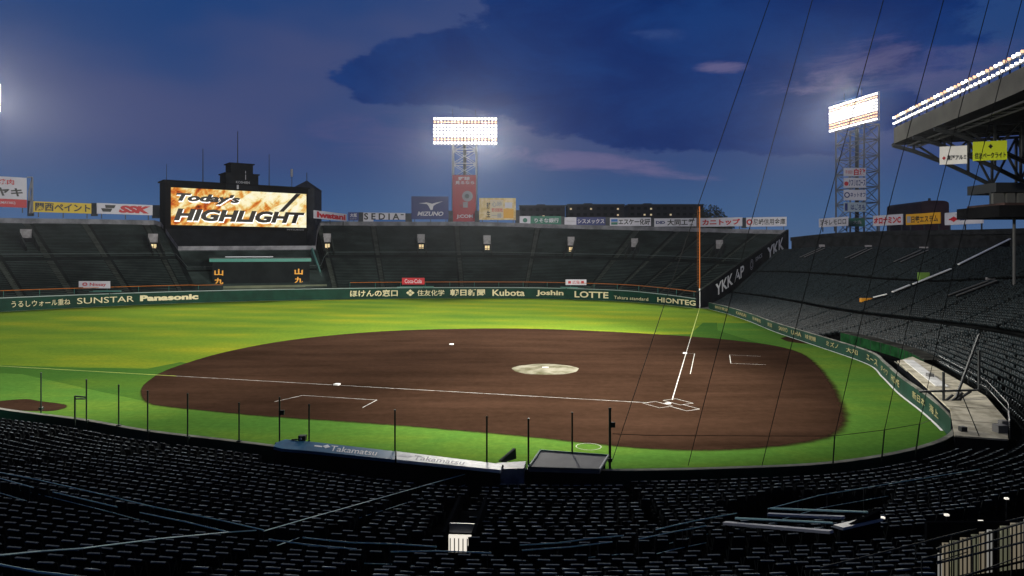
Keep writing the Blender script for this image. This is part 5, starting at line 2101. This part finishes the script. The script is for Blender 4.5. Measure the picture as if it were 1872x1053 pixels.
# walled entrance with pale copings
we = thing('walled_entrance', tuple(bo_px(1430, 975, .9)), 'dark walled entrance with three pale copings at lower right', 'entrance')


def coping(a, b, wd, mt, nm='coping'):
    MB().bar(bo_px(*a, .95), bo_px(*b, .95), wd, .07).build(nm, mt, we)


coping((1327, 957), (1522, 971), .16, mat('coping_grey', (.52, .53, .56), .4))
coping((1404, 940), (1544, 947), .14, 'coping_grey')
coping((1533, 964), (1606, 946), .26, mat('coping_white', (.78, .77, .72), .5))
for a, b in (((1345, 948), (1520, 957)), ((1408, 929), (1585, 937))):
    MB().tube(bo_px(*a, 1.1), bo_px(*b, 1.1), .03, 6).build('pipe_rail', 'rail_steel', we)
for a, b in (((1327, 957), (1522, 971)), ((1533, 964), (1606, 946)), ((1404, 940), (1544, 947))):
    p, q = bo_px(*a, .95), bo_px(*b, .95)
    MB().obox(Vector((p.x, p.y, p.z - 1.3)), Vector((q.x - p.x, q.y - p.y, 0)), Vector((0, -.12, 0)), Z(1.26)).build('wall_panel', 'black_wall', we)

# lit concourse screen at the lower right corner
lc = thing('concourse_screen', tuple(bo_px(1760, 1040)), 'lit beige concourse wall behind vertical bars at the bottom right corner', 'screen wall')
yc = bo_px(1800, 1010, .5).y
vtop = lambda u: 986 - (u - 1735) * .29
cols_ = [(1716, 1722, 3), (1724, 1735, 0), (1738, 1754, 1), (1757, 1774, 0), (1777, 1789, 1), (1792, 1803, 0), (1806, 1814, 3), (1830, 1846, 1), (1849, 1870, 0), (1873, 1895, 2)]
cm = (mat('lit_beige', (.3, .27, .2), .6, emit=.17, ecol=(.95, .80, .55)), mat('lit_olive', (.3, .3, .2), .6, emit=.11, ecol=(.8, .80, .5)),
      mat('lit_dim', (.2, .2, .2), .6, emit=.05, ecol=(.7, .7, .8)), mat('lit_pale', (.4, .4, .38), .6, emit=.22, ecol=(.9, .88, .8)))
for ua, ub, k in cols_:
    a, b = P(ua, 1085, yc + .5), P(ub, 1085, yc + .5)
    zt_ = P(ua, max(vtop(ua) + 4, 940), yc + .5).z
    if ua < 1724:
        zt_ = P(ua, 1012, yc + .5).z
    MB().box(a.x, b.x, yc + .5, yc + .54, a.z, zt_).build('wall_panel', cm[k], lc)
for k in range(22):
    u = 1719 + k * 8.2
    a, b = P(u, 1090, yc), P(u, vtop(u) + 6, yc)
    MB().bar(a, b, .022).build('bar', 'ink_black', lc)
for va, vb in ((1003, 948), (1030, 985), (1064, 1020)):
    MB().bar(P(1712, va, yc - .05), P(1895, vb, yc - .05), .04, .03).build('cross_rail', ('cap_pale', 'cap_pale', 'steel_dark')[(1003, 1030, 1064).index(va)], lc)
MB().box(P(1690, 1000, yc + 1).x, P(1930, 1000, yc + 1).x, yc + .9, yc + 1.0, P(0, 1100, yc + 1).z, P(0, 952, yc + 1).z).build('dark_back', 'black_wall', lc)

# small lit lamps and side stand details
for u, v, lab in ((1840, 910, 'small white lamp among the rows at the right edge'), (1732, 942, 'small white lamp above the lit concourse'), (1794, 952, 'small yellowish lamp at the corner of the lit concourse'),
                  (1612, 946, 'small white lamp at the end of the walled entrance')):
    p = bo_px(u, v, .8)
    l_ = thing('marker_lamp', tuple(p - Z(.8)), lab, 'lamp', 'small lamps in the near stand')
    MB().tube(p - Z(.8), p - Z(.05), .02, 6).build('stem', 'steel_dark', l_)
    MB().box(p.x - .06, p.x + .06, p.y - .04, p.y + .04, p.z - .03, p.z + .02).build('lens', 'lit_white', l_)

dw = thing('dividing_wall', tuple(bo_px(1600, 541)), 'sloping dividing wall with a broken white coping in the right side stand', 'wall')
for a, b in (((1597, 543), (1621, 537)), ((1632, 533), (1662, 521)), ((1669, 519), (1738, 491)), ((1752, 483), (1846, 437))):
    p, q = bo_px(*a, 1.0), bo_px(*b, 1.0)
    MB().bar(p, q, .30, .14).build('coping', 'white_paint', dw)
    m = MB()
    m.obox(Vector((p.x, p.y, p.z - 2.0)), q - p, Vector((.12, .05, 0)), Z(1.9))
    m.build('wall_panel', 'black_wall', dw)
p = bo_px(1586, 548, .6)
MB().box(p.x - 1.0, p.x + 1.0, p.y - .3, p.y + .3, p.z - .6, p.z + .25).build('orange_end_board', 'sankyu_orange', dw)
p = bo_px(1689, 505, 1.0)
gk = thing('green_kiosk', tuple(p - Z(1)), 'small green box on the dividing wall of the right side stand', 'box')
MB().box(p.x - .75, p.x + .45, p.y - .4, p.y + .4, p.z - 1.0, p.z + .55).build('body', mat('kiosk_green', (.12, .22, .04), .5), gk)
MB().box(p.x + .55, p.x + .7, p.y - .4, p.y + .4, p.z - 1.0, p.z + .55).build('side_post', 'kiosk_green', gk)
for (pa_, pb_, w_), lab in zip((((1462, 470), (1500, 453), 8), ((1545, 472), (1584, 454), 10), ((1634, 478), (1684, 457), 13), ((1733, 540), (1806, 513), 16)),
                               ('entrance nearest the bleachers in the right side stand', 'middle entrance of the far block in the right side stand',
                                'entrance with two pale rails left of the white coping', 'entrance with a marked white panel right of the white coping')):
    base = bo_px(*pb_)
    e = thing('side_entrance', tuple(base), lab, 'entrance', 'entrances in the right side stand')
    y_ = base.y
    a, b = P(pb_[0] - 2, pb_[1] + 2, y_), P(pb_[0] + w_, pb_[1] - 6, y_)
    MB().box(a.x, b.x, y_, y_ + .3, base.z - .2, b.z).build('head_panel', 'panel_grey', e)
    for dx in (0, w_):
        p0, p1 = bo_px(pa_[0] + dx, pa_[1], .9), bo_px(pb_[0] + dx, pb_[1], .9)
        MB().bar(p0, p1, .22, .12).build('side_rail', mat('rail_side', (.10, .10, .095), .6), e)
        MB().obox(Vector((p0.x, p0.y, p0.z - 1.2)), p1 - p0, Vector((.1, 0, 0)), Z(1.15)).build('side_wall', 'black_wall', e)


# ================================================================== evening haze that the floodlights shine through
hz = MB().box(-330, 330, -70, 420, -1.1, 66).build('haze', None)
hm = bpy.data.materials.new('haze')
hm.use_nodes = True
t = NT(hm.node_tree)
t.n.clear()
pv = t.node('ShaderNodeVolumePrincipled')
pv.inputs['Color'].default_value = (.85, .9, 1.0, 1)
pv.inputs['Density'].default_value = 0.00007
pv.inputs['Anisotropy'].default_value = 0.86
mo_ = t.node('ShaderNodeOutputMaterial')
t.l.new(pv.outputs[0], mo_.inputs['Volume'])
hz.data.materials.append(hm)
stuff(hz)
